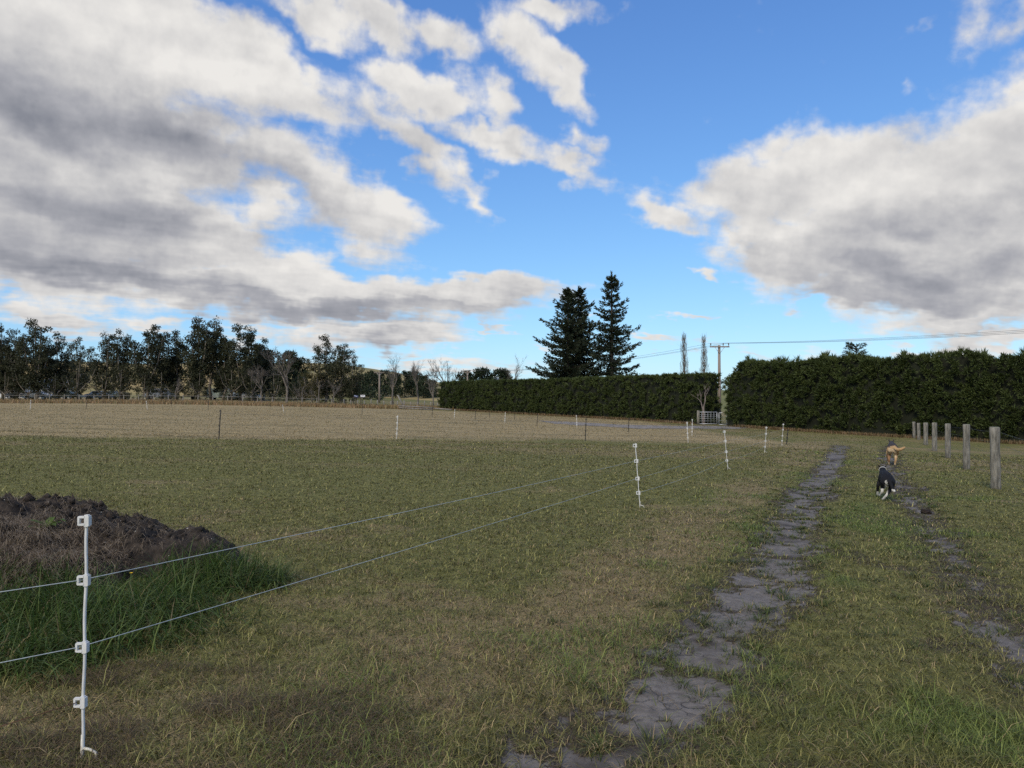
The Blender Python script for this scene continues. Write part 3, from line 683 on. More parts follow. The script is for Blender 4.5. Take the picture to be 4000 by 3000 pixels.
for px, top, wd, lab, sd_ in ((1065, 1372, 110, 'dark pine behind the bare spreading tree', 1), (1130, 1376, 130, 'flat topped dark pine between the gums', 2), (1170, 1400, 100, 'dark pine left of the bushy olive tree', 3)):
    pine_tree(px, top, wd, 128, lab, sd_, group='dark pines behind the gums')
for i, (px, top, wd) in enumerate(((1415, 1462, 80), (1450, 1452, 80), (1500, 1448, 80), (1545, 1462, 70), (1582, 1452, 80), (1620, 1455, 90), (1655, 1470, 80), (1690, 1488, 60))):
    pine_tree(px, top, wd, 185 + 6 * (i % 3), ['dark pine of the far belt beside the gum row', 'second pine of the far belt from the gum row', 'tallest pine of the far belt, left of the wooden pole', 'pine behind the wooden power pole', 'pine behind the largest bare tree', 'pine right of the largest bare tree', 'low pine behind the slim bare tree', 'last low pine of the far belt by the hedge end'][i], 10 + i)
for px, top, wd, lab in ((1815, 1452, 90, 'ragged pine showing over the left part of the hedge'), (1880, 1442, 110, 'ragged pine with open branches over the hedge'), (1955, 1446, 110, 'ragged pine nearest the firs over the hedge')):
    pine_tree(px, top, wd, 135, lab, 30, group='ragged pines behind the trimmed hedge', low=.45, round_=.8)
bare_tree(1118, 1352, 104, 'bare spreading tree with pale fan of branches among the gums', 3, .36, .22)
bare_tree(1022, 1420, 103, 'small bare pale trunked tree below the stepped gum', 4, .40, .2)
bare_tree(1535, 1372, 118, 'largest bare tree beside the wooden power pole', 5, .40, .20, rad=.16)
bare_tree(1630, 1402, 122, 'slim bare tree between the largest bare tree and hedge', 6, .36, .24)
bare_tree(1692, 1432, 112, 'small bare tree at the end of the hedge', 7, .42, .2)
bare_tree(1738, 1388, 130, 'bare round headed tree rising behind the hedge end', 8, .38, .24)
bare_tree(1998, 1378, 128, 'faint bare tree behind the hedge left of the firs', 9, .36, .24)
for px, lab, sd_ in ((685, 'bare grey shrub below the slim gum', 12), (1180, 'bare thicket by the bushy olive tree', 13), (1245, 'bare forked sapling before the single gum', 14), (1305, 'bare sapling before the wide gum', 15)):
    bare_tree(px, 1470, 101, lab, sd_, .5, .12, depth=4)

# ------------------------------------------------------------------ firs, poplars, hedges
fir_tree(2218, 1130, 88, 'left fir of the trio with the widest low branches', 6.0, 1, skew=-.12)
fir_tree(2262, 1120, 90, 'middle fir of the trio, narrow and close to its neighbour', 4.6, 2, .9)
fir_tree(2390, 1063, 86, 'right and tallest fir of the trio, open spire', 6.0, 3, 1.15, sparse=.9)
for px, top, lab, sd_ in ((2672, 1300, 'left of two bare poplars beside the power pole', 21), (2750, 1312, 'right of two bare poplars beside the power pole', 22)):
    rg_ = np.random.default_rng(sd_); b = gx(px, 98); h = at(px, top, 98).z - b.z; mb = MB()
    mb.tube([(0, 0, -.2), (.05, 0, h * .5), (0, 0, h)], [.16, .09, .01], 6)
    for i in range(130):
        z = h * rg_.uniform(.12, .93); a = rg_.uniform(0, 6.28); t = z / h; L = (1.05 - t) * 2.6 + .4; o_ = .34 * L * rg_.uniform(.5, 1.2)
        p = Vector((0, 0, z)); q = p + Vector((math.cos(a) * o_ * .8, math.sin(a) * o_ * .8, L * .4)); e2 = q + Vector((math.cos(a) * o_ * .15, math.sin(a) * o_ * .15, L * .6))
        if e2.z > h: e2.z = h
        mb.tube([p, q, e2], [.030, .018, .007], 3, cap=False)
        for k in range(5):
            f = q.lerp(e2, rg_.uniform(0, .8)); g_ = f + Vector((rg_.normal(0, .14), rg_.normal(0, .14), rg_.uniform(.3, .8)))
            mb.tube([f, g_], [.010, .005], 3, cap=False)
    tree_object('poplar_tree', b, mb, BARK_TWIG, None, None, lab, 'tree', 'bare poplars behind the hedge')
H1 = [gx(1712, 97), gx(1860, 91), gx(2300, 73), gx(2715, 61)]
hedge('trimmed_hedge', H1, lambda s_: 3.38 + .12 * math.sin(s_ * 9) * .4, 3.0, 9.6, 38, .26, .060, 'long flat topped clipped pine hedge left of the gate', 5, bulge=.15)
H2 = [gx(2833, 58), gx(3050, 53.5), gx(3300, 49), gx(3700, 44), gx(4100, 40.2), gx(4600, 36)]
hedge('shaggy_hedge', H2, lambda s_: 2.95 + 1.15 * smooth(0, .055, s_) - .32 * smooth(.45, 1, s_) + .22 * math.sin(s_ * 37) * math.sin(s_ * 15 + 1), 3.2, 11.5, 46, .27, .052, 'tall shaggy pine hedge right of the gate behind the post fence', 9, bulge=.45, poke=.75)
# a spiky young conifer stands up behind the shaggy hedge
b = gx(3345, 60); h = at(3345, 1352, 60).z - b.z; mb = MB(); mb.tube([(0, 0, 0), (0, 0, h)], [.15, .03], 6); cs, ds, ls = [], [], []
for i in range(110):
    t = rng.uniform(.45, 1); a = rng.uniform(0, 6.28); L = 2.2 * (1.12 - t) + .5; d0 = Vector((math.cos(a), math.sin(a), .42)).normalized(); p = Vector((0, 0, h * t)); e2 = p + d0 * L + Vector((0, 0, L * .12))
    e2.z = min(e2.z, h + .1); mb.tube([p, p + d0 * L * .5, e2], [.03, .02, .008], 3, cap=False)
    for k in range(26):
        cs.append(tuple(p + d0 * L * rng.uniform(.2, 1))); ds.append(tuple((d0 + Vector(rng.normal(0, .55, 3))).normalized())); ls.append(.24)
tree_object('spiky_conifer', b, mb, BARK_DARK, leaf_quads(np.array(cs), np.array(ds), np.array(ls), .05), PINE, 'spiky young conifer poking above the shaggy hedge')
# far wood behind the hedges: one dark mass on the skyline
def belt(px0, px1, y, top, label, seed):
    a, b_ = gx(px0, y), gx(px1, y); n = int((b_ - a).length / 1.1); C, Rr = [], []
    for i in range(n):
        for k in range(4):
            p = a.lerp(b_, (i + rng.random()) / n); zt = at(2000, top, y).z + rng.normal(0, .25); zb = p.z; z = zb + (zt - zb) * (k + rng.random()) / 4
            C.append((p.x, p.y + rng.uniform(-1.5, 1.5), min(z, zt - .5))); Rr.append(1.0)
    VF = clump_leaves(C, Rr, 34, .7, .26, out=.8); return tag(np_mesh('far_shelter_belt', VF[0], VF[1], PINE), label, 'trees', kind='stuff')
belt(2380, 2900, 240, 1466, 'far dark shelter belt on the slope behind the gate', 1)
belt(1395, 1500, 150, 1512, 'clipped far green hedge left of the power pole', 2)
belt(980, 1400, 170, 1500, 'dark undergrowth behind the gum row', 3)
# bare, dead lower branches of the last hedge tree at the gate
bare_tree(2748, 1492, 59.6, 'bare grey tree trunk with upswept limbs beside the gate', 31, .40, .25, m=mat('grey_dead_wood', (.22, .185, .165), .9, c2=(.12, .10, .09), scale=4), depth=4, trunk=.34, rad=.11, base=gx(2748, 59.6), kids=(2, 4))

# ------------------------------------------------------------------ gravel lane, roadside verge
GRAVEL = mat('grey_lane_gravel', (.27, .25, .235), .9, c2=(.15, .14, .13), scale=1.5, bump=.3)
def strip(name, left, right, m, label, lift=.012, kind='structure', n=40):
    a = np.array([tuple(p)[:2] for p in left]); b = np.array([tuple(p)[:2] for p in right]); t0 = np.linspace(0, 1, len(a)); tt = np.linspace(0, 1, n)
    A = np.stack([np.interp(tt, t0, a[:, k]) for k in (0, 1)], 1); B = np.stack([np.interp(tt, t0, b[:, k]) for k in (0, 1)], 1)
    rows = []
    for k in range(5):
        f = k / 4; p = A * (1 - f) + B * f; p = p + (np.stack([fbm(tt * 30, tt * 0 + k, 90, 2), fbm(tt * 30, tt * 0 + k, 95, 2)], 1) - .5) * (.5 if k in (0, 4) else 0)
        rows.append(np.concatenate([p, (terrain(p[:, 0], p[:, 1]) + relief(p[:, 0], p[:, 1]) + lift)[:, None]], 1))
    V = np.concatenate(rows); F_ = [(k * n + i, k * n + i + 1, (k + 1) * n + i + 1, (k + 1) * n + i) for k in range(4) for i in range(n - 1)]
    return tag(np_mesh(name, V, np.array(F_), m, smooth_=True), label, kind=kind)
strip('gravel_lane', [hit(2100, 1643), hit(2200, 1648), hit(2420, 1658), hit(2620, 1664), hit(2840, 1664), hit(2960, 1662)],
      [hit(2160, 1655), hit(2300, 1664), hit(2480, 1674), hit(2640, 1675), hit(2830, 1676), hit(2960, 1672)], GRAVEL, 'grey gravel lane running to the mesh gate')
def verge(name, pts, width, hgt, n, cols, label, yspread=.6):
    """rank dead grass along a line"""
    P = np.array([tuple(p)[:2] for p in pts]); t0 = np.linspace(0, 1, len(P)); t = rng.random(n)
    x = np.interp(t, t0, P[:, 0]) + rng.normal(0, width, n); y = np.interp(t, t0, P[:, 1]) + rng.normal(0, width * yspread, n)
    c = np.array(cols)[rng.integers(0, len(cols), n)] * rng.uniform(.55, 1.15, (n, 1))
    o = blades(name, x, y, terrain(x, y), hgt * rng.uniform(.5, 1.2, n), np.maximum(.012, .0009 * y), rng.uniform(.1, .8, n), c, 2, BLADE); return tag(o, label, 'grass', kind='stuff')
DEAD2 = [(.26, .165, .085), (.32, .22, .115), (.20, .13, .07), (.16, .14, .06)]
DEAD = [(.40, .25, .12), (.46, .32, .17), (.33, .22, .11), (.25, .22, .09)]
verge('dead_grass', [gx(-100, 92), gx(500, 92), gx(1000, 92), gx(1400, 95), gx(1720, 99)], 1.3, .55, 15000, DEAD, 'rank orange brown dead grass along the far boundary fence', 2.0)
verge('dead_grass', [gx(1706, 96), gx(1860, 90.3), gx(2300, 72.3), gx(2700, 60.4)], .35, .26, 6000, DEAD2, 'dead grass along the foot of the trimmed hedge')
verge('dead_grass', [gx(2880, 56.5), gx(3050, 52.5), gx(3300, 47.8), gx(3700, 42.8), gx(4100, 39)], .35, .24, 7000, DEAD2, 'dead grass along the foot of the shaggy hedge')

# ------------------------------------------------------------------ step-in electric fence posts and wires
WHITE = mat('white_post_plastic', (.66, .66, .65), .45, c2=(.56, .56, .54), scale=18)
BLACKP = mat('black_post_plastic', (.018, .018, .018), .5, c2=(.035, .033, .03), scale=14)
SOILED = mat('soiled_white_plastic', (.70, .68, .60), .6, c2=(.45, .41, .33), scale=30)
WIRE = mat('polywire', (.46, .50, .50), .5, c2=(.36, .40, .40), scale=60)
WIRE_DARK = mat('weathered_wire', (.10, .10, .10), .5, metal=.6)
RUST = mat('rusty_wire', (.20, .09, .05), .8, c2=(.10, .05, .03), scale=80)
def clip(mb, p, s_=1.0):
    """square-eyed insulator: block on the rod and an open loop to its left"""
    x, y, z = p; w = .046 * s_; h = .066 * s_; b = .013 * s_
    mb.box((x + .004 * s_, y, z), (.024 * s_, .026 * s_, h * 1.15)); mb.box((x + .020 * s_, y - .002, z), (.010 * s_, .034 * s_, h * .95))
    mb.box((x - .026 * s_, y - .004, z + h * .36), (w * .84, .018 * s_, b)); mb.box((x - .026 * s_, y - .004, z - h * .36), (w * .84, .018 * s_, b))
    mb.box((x - .043 * s_, y - .004, z + h * .10), (b, .0185 * s_, h * .56)); mb.box((x - .043 * s_, y - .004, z - h * .31), (b, .0185 * s_, h * .20))
def step_post(base, h, lean, white, label, group, clips=(1.0, .735, .46, .235), wob=0.0, foot=True, seed=0, rad=.0062, cs=1.0):
    rg = np.random.default_rng(seed); t = empty('step_in_post', base); tag(t, label, 'fence post', group)
    X = lambda k: lean * (k - 0) + wob * math.sin(k * 19) * .6
    m = WHITE if white else BLACKP
    mb = MB(); ks = np.linspace(0, 1, 22 if wob else 6); mb.tube([(X(k), 0, h * k) for k in ks], rad, 8); mb.build('rod', m, t)
    mb = MB(); mb.tube([(X(0), 0, .10 * h), (X(0) - .002, 0, 0), (X(0), 0, -.16)], [rad * 1.02, rad * 1.05, .003], 6); mb.build('spike', SOILED if white else m, t)
    for k in clips:
        mb = MB(); clip(mb, (X(k), -.004, h * k - (.02 if k == 1 else 0)), cs); mb.build('insulator_clip', m, t)
    if foot:
        mb = MB(); mb.tube([(X(.03), 0, .045 * h), (X(.03) + .030, 0, .038 * h), (X(.03) + .055, -.004, .028 * h), (X(.03) + .064, -.006, -.012)], rad * .95, 7); mb.build('foot_tread', SOILED if white else m, t)
    return t
NEARP = []   # white posts of the near line: (base px, base py, top px, top py, label)
near = [(322, 2968, 340, 2014, 'tall white step in post nearest the camera beside the soil heap'), (2500, 1982, 2482, 1735, 'white step in post second from the camera along the near wires'),
        (2843, 1835, 2830, 1683, 'white step in post third along the near wires, before the gate'), (2987, 1769, 2994, 1668, 'white step in post fourth along the near wires'), (3054, 1741, 3060, 1656, 'last white step in post of the near wires by the black one')]
CL = {}
for i, (bx, by, tx, ty, lab) in enumerate(near):
    b = hit(bx, by); b.z = ground_z(b.x, b.y); top = at(tx, ty, b.y); h = top.z - b.z; ln = top.x - b.x
    step_post(b, h, ln, True, lab, 'white posts of the near electric fence', wob=.0035 if i == 0 else .003, seed=i, cs=.64 if i == 0 else .8)
    CL[i] = [Vector((b.x + ln * k - .02, b.y - .008, b.z + h * k)) for k in (1.0, .735, .46, .235)]
def wire(pts, r, m, label, sag=.0, group=None, name='fence_wire'):
    P = []
    for a, b in zip(pts[:-1], pts[1:]):
        n = 10
        for j in range(n + (b is pts[-1])): f = j / n; q = a.lerp(b, f); q.z -= sag * 4 * f * (1 - f); P.append(q)
    o = MB().tube(P, r, 6).build(name, m); return tag(o, label, 'wire', group)
off = Vector((-3.9, 1.22, 0))
wire([Vector((off.x, off.y, CL[0][1].z + .02))] + [CL[i][1] for i in range(5)], .0019, WIRE, 'upper pale electric wire of the near fence', .012)
wire([Vector((off.x, off.y, CL[0][2].z + .02))] + [CL[i][2] for i in range(5)], .0019, WIRE, 'lower pale electric wire of the near fence', .012)
wire([Vector((off.x, off.y, CL[0][3].z - .22))] + [CL[0][3]], .0016, RUST, 'rusty thin wire at the lowest clip of the nearest post', .01)
wire([CL[1][3], CL[2][3], CL[3][3]], .0022, WIRE, 'lowest slack wire lying near the grass by the second post', .05)

def far_post(bx, by, tx, ty, white, label, group, clips=(.95, .7, .45, .25), depth=None):
    b = gx(bx, depth) if depth else hit(bx, by); b.z = ground_z(b.x, b.y); top = at(tx, ty, b.y); h = max(.5, min(1.35, top.z - b.z))
    step_post(b, h, (tx - bx) / F * b.y, white, label, group, clips=clips, foot=False, rad=.0115 if white else .017, cs=.85); return b + Vector(((tx - bx) / F * b.y, 0, h))
G1 = 'posts of the fence between green and dry grass'
L1 = [far_post(855, 1716, 861, 1600, False, 'heavy black step in post standing alone at left between green and tan grass', G1),
      far_post(1549, 1718, 1553, 1623, True, 'white step in post at the edge of the tan grass left of centre', G1),
      far_post(2286, 1722, 2290, 1634, False, 'black step in post at the edge of the tan grass below the firs', G1),
      far_post(2688, 1730, 2684, 1648, True, 'white step in post at the edge of the tan grass below the gate', G1),
      far_post(3072, 1736, 3079, 1678, False, 'short black corner post beside the last white near post', G1)]
G2 = 'posts of the fence across the dry paddock'
rows2 = [(118, 1602, 120, 1563, 1, 'white post farthest left in the dry paddock'), (336, 1600, 340, 1562, 0, 'dark leaning post right of the leftmost white one', ), (576, 1603, 571, 1566, 1, 'white leaning post before the broad domed gum'),
         (813, 1605, 814, 1566, 0, 'thin dark post above the heavy black one'), (1109, 1612, 1104, 1581, 1, 'short white leaning post before the bare spreading tree'), (1414, 1622, 1416, 1552, 0, 'tall black post below the white letterbox'),
         (1688, 1631, 1690, 1590, 0, 'black post just left of the hedge end'), (1774, 1636, 1777, 1599, 1, 'short white post before the hedge end'), (1856, 1643, 1858, 1606, 0, 'black post before the left part of the hedge'),
         (1972, 1654, 1974, 1611, 1, 'white post before the hedge below the ragged pines'), (2097, 1664, 2101, 1617, 0, 'black post before the hedge left of the firs'), (2254, 1672, 2252, 1622, 1, 'white post before the hedge below the left fir'),
         (2454, 1687, 2458, 1632, 0, 'black post before the hedge right of the firs'), (2703, 1703, 2705, 1637, 1, 'white post just before the mesh gate')]
L2 = [far_post(a, b_, c, d_, bool(w), lab, G2) for a, b_, c, d_, w, lab in rows2]
G3 = 'posts of the farthest electric fence'
rows3 = [(20, 1576, 20, 1552, 'dark post at the far left edge before the gums'), (105, 1574, 105, 1552, 'dark post far left before the blue roofed house'), (304, 1572, 304, 1550, 'dark post before the thin pale gum'), (669, 1588, 669, 1563, 'dark post before the slim pointed gum'),
         (1175, 1601, 1175, 1572, 'dark post before the bushy olive tree'), (1648, 1614, 1648, 1580, 'dark post before the timber rails'), (1912, 1632, 1912, 1614, 'short dark post close to the hedge foot below the ragged pines'), (2010, 1641, 2010, 1617, 'short dark post close to the hedge foot')]
L3 = [far_post(a, b_, c, d_, False, lab, G3, clips=(.9, .5)) for a, b_, c, d_, lab in rows3]
wire([p - Vector((0, 0, .12)) for p in L1], .004, WIRE_DARK, 'dark wire along the edge of the tan grass', .03)
wire([p - Vector((0, 0, .12)) for p in L2], .004, WIRE_DARK, 'thin dark wire across the dry paddock', .03)

# ------------------------------------------------------------------ timber post fence at the right
TIMBER = mat('weathered_fence_timber', (.25, .235, .20), .9, c2=(.10, .095, .082), scale=9, stretch=(2.2, 2.2, .35), bump=.7, bscale=25)
LICHEN = mat('lichen_post_top', (.27, .27, .22), .95, c2=(.16, .165, .125), scale=20, bump=.5)
fence = empty('timber_post_fence', gx(3886, 14.6)); tag(fence, 'row of weathered round timber posts with wires beside the track', 'fence')
FO = fence.location.copy()
RP = [(3886, 1888, 1670, 36), (3772, 1823, 1659, 29), (3700, 1785, 1656, 22), (3648, 1760, 1652, 17), (3614, 1741, 1652, 16), (3587, 1727, 1653, 15), (3569, 1719, 1648, 13), (3553, 1712, 1645, 12), (3541, 1707, 1642, 11)]
tops = []
for i, (px, by, ty, wpx) in enumerate(RP):
    y = 1.13 * F / (by - ty); b = gx(px, y); b.z = ground_z(b.x, b.y); top = at(px, ty, y); h = top.z - b.z; r = .092 * (1 + .08 * math.sin(i * 5)); 
    mb = MB(); ks = np.linspace(-.08, 1, 9); tilt = rng.normal(0, .012)
    mb.tube([(tilt * k, 0, h * k) for k in ks], [r * (1 + rng.normal(0, .03)) for k in ks], 12); o = mb.build('post', TIMBER, fence, b - FO)
    mb = MB(); mb.tube([(tilt, 0, h), (tilt, 0, h + .012)], [r * .97, r * .90], 12); mb.build('post_top', LICHEN, o)
    tops.append((b, h, r))
p0, p1 = tops[0][0], tops[1][0]; ext = p0 + (p0 - p1) * 1.6; ext.z = ground_z(ext.x, ext.y)
for k, hh in enumerate((.93, .74, .55, .36, .18)):
    P = [ext + Vector((0, 0, hh * 1.1))] + [b + Vector((-r * .0 - .0, -r - .004, hh * h)) for b, h, r in tops]
    P2 = []
    for a, b_ in zip(P[:-1], P[1:]):
        for j in range(6): q = a.lerp(b_, j / 6); q.z -= .02 * 4 * (j / 6) * (1 - j / 6); P2.append(q)
    MB().tube([q - FO for q in P2 + [P[-1]]], .0022, 5).build('wire', WIRE_DARK, fence)

# ------------------------------------------------------------------ gate in the hedge gap
GALV = mat('galvanised_steel', (.55, .57, .60), .45, c2=(.42, .44, .47), scale=12, metal=.4)
GY = 59.2
gate = empty('mesh_gate', gx(2729, GY)); tag(gate, 'galvanised mesh farm gate standing in the hedge gap', 'gate')
gw = (2804 - 2733) / F * GY; gh = 1.06
mb = MB()
for a, b_ in (((0, 0, .08), (gw, 0, .08)), ((0, 0, gh), (gw, 0, gh)), ((0, 0, .08), (0, 0, gh)), ((gw, 0, .08), (gw, 0, gh))): mb.tube([a, b_], .028, 8)
mb.build('frame', GALV, gate)
for i in range(1, 6): MB().tube([(gw * i / 6, 0, .08), (gw * i / 6, 0, gh)], .011, 6).build('upright', GALV, gate)
for z in (.32, .52, .68, .84): MB().tube([(0, -.012, z), (gw, -.012, z)], .009, 6).build('mesh_rail', GALV, gate)
wk = empty('side_gate', gx(2808, GY)); tag(wk, 'narrow open steel side gate right of the mesh gate', 'gate'); w2 = (2838 - 2808) / F * GY
mb = MB()
for a, b_ in (((0, 0, .08), (w2, 0, .08)), ((0, 0, gh), (w2, 0, gh)), ((0, 0, .08), (0, 0, gh)), ((w2, 0, .08), (w2, 0, gh))): mb.tube([a, b_], .03, 8)
mb.build('frame', GALV, wk)
for z in (.4, .7): MB().tube([(0, -.012, z), (w2, -.012, z)], .006, 6).build('mesh_rail', GALV, wk)
for px, hh, lab in ((2727, 1.2, 'thick timber gate post left of the mesh gate'), (2844, 1.15, 'thick dark timber gate post at the shaggy hedge end')):
    b = gx(px, GY + .05); tag(MB().tube([(0, 0, -.1), (0, 0, hh * .5), (.01, 0, hh)], [.12, .115, .11], 12).build('gate_post', TIMBER, None, b), lab, 'post', 'gate posts')

# ------------------------------------------------------------------ power poles and lines
POLE = mat('grey_pole_timber', (.30, .25, .21), .85, c2=(.18, .15, .13), scale=3, stretch=(3, 3, .2), bump=.3)
PORC = mat('insulator_porcelain', (.16, .13, .12), .3, scale=9)
def power_pole(px, top, y, arm_px, arm_dy, label, r=.14, brace=True, rz=0.0):
    b = gx(px, y); h = at(px, top, y).z - b.z; t = empty('power_pole', b, rz); tag(t, label, 'power pole', 'wooden power poles')
    MB().tube([(0, 0, -.2), (0, 0, h * .5), (0, 0, h)], [r * 1.15, r, r * .82], 12).build('pole', POLE, t)
    aw = arm_px / F * y; az = h - arm_dy / F * y
    arm = MB().box((0, -.16, az), (aw, .10, .12)).build('crossarm', POLE, t)
    if brace:
        for s_ in (-1, 1): MB().tube([(s_ * aw * .25, -.16, az - .03), (s_ * .02, -.14, az - .62)], .022, 6).build('brace', GALV, t)
    tips = []
    for k in (-.46, .18, .46):
        MB().tube([(k * aw, -.16, az + .05), (k * aw, -.16, az + .14), (k * aw, -.16, az + .20), (k * aw, -.16, az + .27), (k * aw, -.16, az + .33)], [.02, .02, .055, .06, .035], 8).build('insulator', PORC, t)
        tips.append(t.matrix_basis @ Vector((k * aw, -.16, az + .33)))
    return t, [b + Matrix.Rotation(rz, 3, 'Z') @ Vector((k * aw, -.16, az + .33)) for k in (-.46, .18, .46)]
_, TA_ = power_pole(2810, 1349, 66, 76, 6, 'wooden power pole with crossarm beside the gate')
_, TB_ = power_pole(1482, 1452, 128, 40, 4, 'wooden power pole beside the largest bare tree', r=.16)
_, TC_ = power_pole(1826, 1449, 118, 26, 5, 'wooden power pole rising behind the left part of the hedge', r=.13)
far_r = [at(4300, 1268 + k * 7, 41) for k in range(3)]
for k, nm in enumerate(('left', 'middle', 'right')):
    wire([TA_[k], far_r[k]], .010, WIRE_DARK, f'overhead line from the {nm} insulator of the gate pole running off right', .22, 'overhead lines', 'overhead_line')
    wire([TB_[k], TC_[k], TA_[k]], .010, WIRE_DARK, f'overhead line from the {nm} insulator of the gate pole running back left', .9, 'overhead lines', 'overhead_line')

# ------------------------------------------------------------------ roadside: rail fence, letterbox, rails, leaning pole
RAILM = mat('pale_rail_timber', (.25, .235, .21), .85, c2=(.15, .14, .125), scale=6)
rf = empty('rail_fence', gx(60, 100)); tag(rf, 'long low post and rail fence in front of the gum trees', 'fence'); RO = rf.location.copy()
pp = [gx(px, 100 - 0.0 * i) for i, px in enumerate(range(20, 1340, 58))]
for i, b in enumerate(pp): MB().box((0, 0, .5), (.10, .10, 1.02), taper=.95).build('post', RAILM, rf, b - RO)
for a, b in zip(pp[:-1], pp[1:]):
    d = b - a
    for z in (.86,): MB().tube([a - RO + Vector((0, -.075, z)), b - RO + Vector((0, -.075, z))], .026, 6).build('rail', RAILM, rf)
wf = empty('post_and_wire_fence', gx(1345, 101)); tag(wf, 'pale post and wire fence beside the road left of the hedge', 'fence'); WO = wf.location.copy(); prev = None
for i, px in enumerate(list(range(1345, 1710, 26))):
    b = gx(px, 101 + rng.normal(0, .1)); hh = rng.uniform(.85, 1.15); MB().tube([(0, 0, -.1), (rng.normal(0, .05), 0, hh)], [.075, .07], 8).build('post', RAILM, wf, b - WO)
    if prev:
        for z in (.3, .6, .85): MB().tube([prev - WO + Vector((0, 0, z)), b - WO + Vector((0, 0, z))], .006, 4, cap=False).build('wire', WIRE_DARK, wf)
    prev = b
b = gx(1558, 97); e_ = at(1553, 1543, 97); s0 = at(1582, 1592, 97); s0.z = float(terrain(s0.x, s0.y)) - .1
tag(MB().tube([s0, e_], [.11, .09], 10).build('leaning_pole', RAILM), 'pale stay pole leaning left beside the largest bare tree', 'pole')
for k, (p0_, p1_, z) in enumerate(((1558, 1690, .18), (1556, 1692, .42), (1693, 1765, .22))):
    a, b = gx(p0_, 92), gx(p1_, 92 - .9); a.z += z; b.z += z - .1
    tag(MB().tube([a, b], .09, 10).build('timber_rail', RAILM), ('bottom long timber rail lying left of the hedge', 'top long timber rail lying left of the hedge', 'short timber rail lying at the hedge end')[k], 'rail', 'timber rails by the hedge end')
LBW = mat('white_painted_metal', (.80, .80, .80), .4, var=.06); NAVY = mat('navy_paint', (.05, .06, .14), .4); BLUEW = mat('blue_white_paint', (.55, .60, .75), .4)
lb = empty('letterbox', gx(1400, 96)); tag(lb, 'white and navy letterboxes on a beam by the road', 'letterbox'); Y = 96
zz = at(1400, 1549, Y).z - lb.location.z
for dx in (-.35, .35): MB().tube([(dx, 0, 0), (dx, 0, zz - .1)], .06, 8).build('leg', BARK_DARK, lb)
MB().box((0, 0, zz - .12), (1.5, .25, .10)).build('beam', BARK_DARK, lb)
MB().box((.62, 0, zz + .08), (.55, .4, .28)).build('box', LBW, lb); MB().box((.62, -.205, zz + .10), (.36, .01, .08)).build('slot', NAVY, lb)
mb = MB(); mb.box((-.28, 0, zz + .04), (.55, .4, .24), rot=Matrix.Rotation(.25, 3, 'Y')); mb.build('box', NAVY, lb); MB().box((-.33, -.215, zz + .07), (.42, .01, .07), rot=Matrix.Rotation(.25, 3, 'Y')).build('stripe', BLUEW, lb)

# ------------------------------------------------------------------ farmyard behind the gums
ROOFB = mat('blue_grey_roof_iron', (.36, .45, .58), .5, c2=(.28, .35, .46), scale=2, metal=.1); WALLW = mat('pale_weatherboard', (.62, .62, .60), .7, var=.1); ROOFW = mat('white_roof_iron', (.78, .80, .82), .5, var=.1); DARKW = mat('dark_stained_wall', (.06, .055, .05), .8)
GLASS = mat('dark_window_glass', (.05, .07, .08), .1, var=.2, spec=.6)
def shed(px, y, w, d, hw, hr, wallm, roofm, label, name='farm_house', rz=.2, wins=3):
    t = empty(name, gx(px, y), rz); tag(t, label, 'house' if 'house' in name else 'shed')
    MB().box((0, 0, hw / 2), (w, d, hw)).build('wall', wallm, t)
    o = .35; vs = [(-w / 2 - o, -d / 2 - o, hw), (w / 2 + o, -d / 2 - o, hw), (w / 2 + o, d / 2 + o, hw), (-w / 2 - o, d / 2 + o, hw), (-w / 2 - o * .2, 0, hw + hr), (w / 2 + o * .2, 0, hw + hr)]
    vs2 = [(x, y_, z + .12) for x, y_, z in vs]
    MB().add(vs + vs2, [(0, 1, 5, 4), (2, 3, 4, 5), (6, 10, 11, 7), (8, 11, 10, 9), (0, 6, 7, 1), (2, 8, 9, 3), (3, 9, 10, 4), (4, 10, 6, 0), (1, 7, 11, 5), (5, 11, 8, 2)]).build('roof', roofm, t)
    MB().add([(-w / 2 + .01, 0, hw + hr - .05), (-w / 2 + .01, -d / 2, hw), (-w / 2 + .01, d / 2, hw)], [(0, 1, 2)]).build('gable', wallm, t); MB().add([(w / 2 - .01, 0, hw + hr - .05), (w / 2 - .01, -d / 2, hw), (w / 2 - .01, d / 2, hw)], [(0, 2, 1)]).build('gable', wallm, t)
    for i in range(wins):
        x = -w / 2 + w * (i + .5) / wins; f = MB().box((x, -d / 2 - .03, hw * .55), (w / wins * .5, .08, hw * .42)).build('window', WALLW, t); MB().box((x, -d / 2 - .075, hw * .55), (w / wins * .44, .02, hw * .36)).build('pane', GLASS, f)
    return t
shed(222, 138, 5.2, 7, 2.1, 1.5, WALLW, ROOFB, 'small house with blue grey roof behind the gum trees', rz=.5)
shed(55, 142, 6.5, 6, 2.0, .9, WALLW, ROOFW, 'pale roofed shed at the far left behind the gums', 'farm_shed', rz=.1)
CARW = mat('white_car_paint', (.74, .76, .78), .3, var=.05, spec=.5); CARG = mat('pale_green_car_paint', (.42, .50, .44), .3, var=.06, spec=.5); CARB = mat('dark_car_paint', (.03, .034, .05), .3, spec=.5); CARS = mat('silver_blue_car_paint', (.45, .50, .56), .3, spec=.5); TYRE = mat('tyre_rubber', (.02, .02, .02), .8); RIM = mat('wheel_rim', (.4, .4, .42), .4, metal=.5)
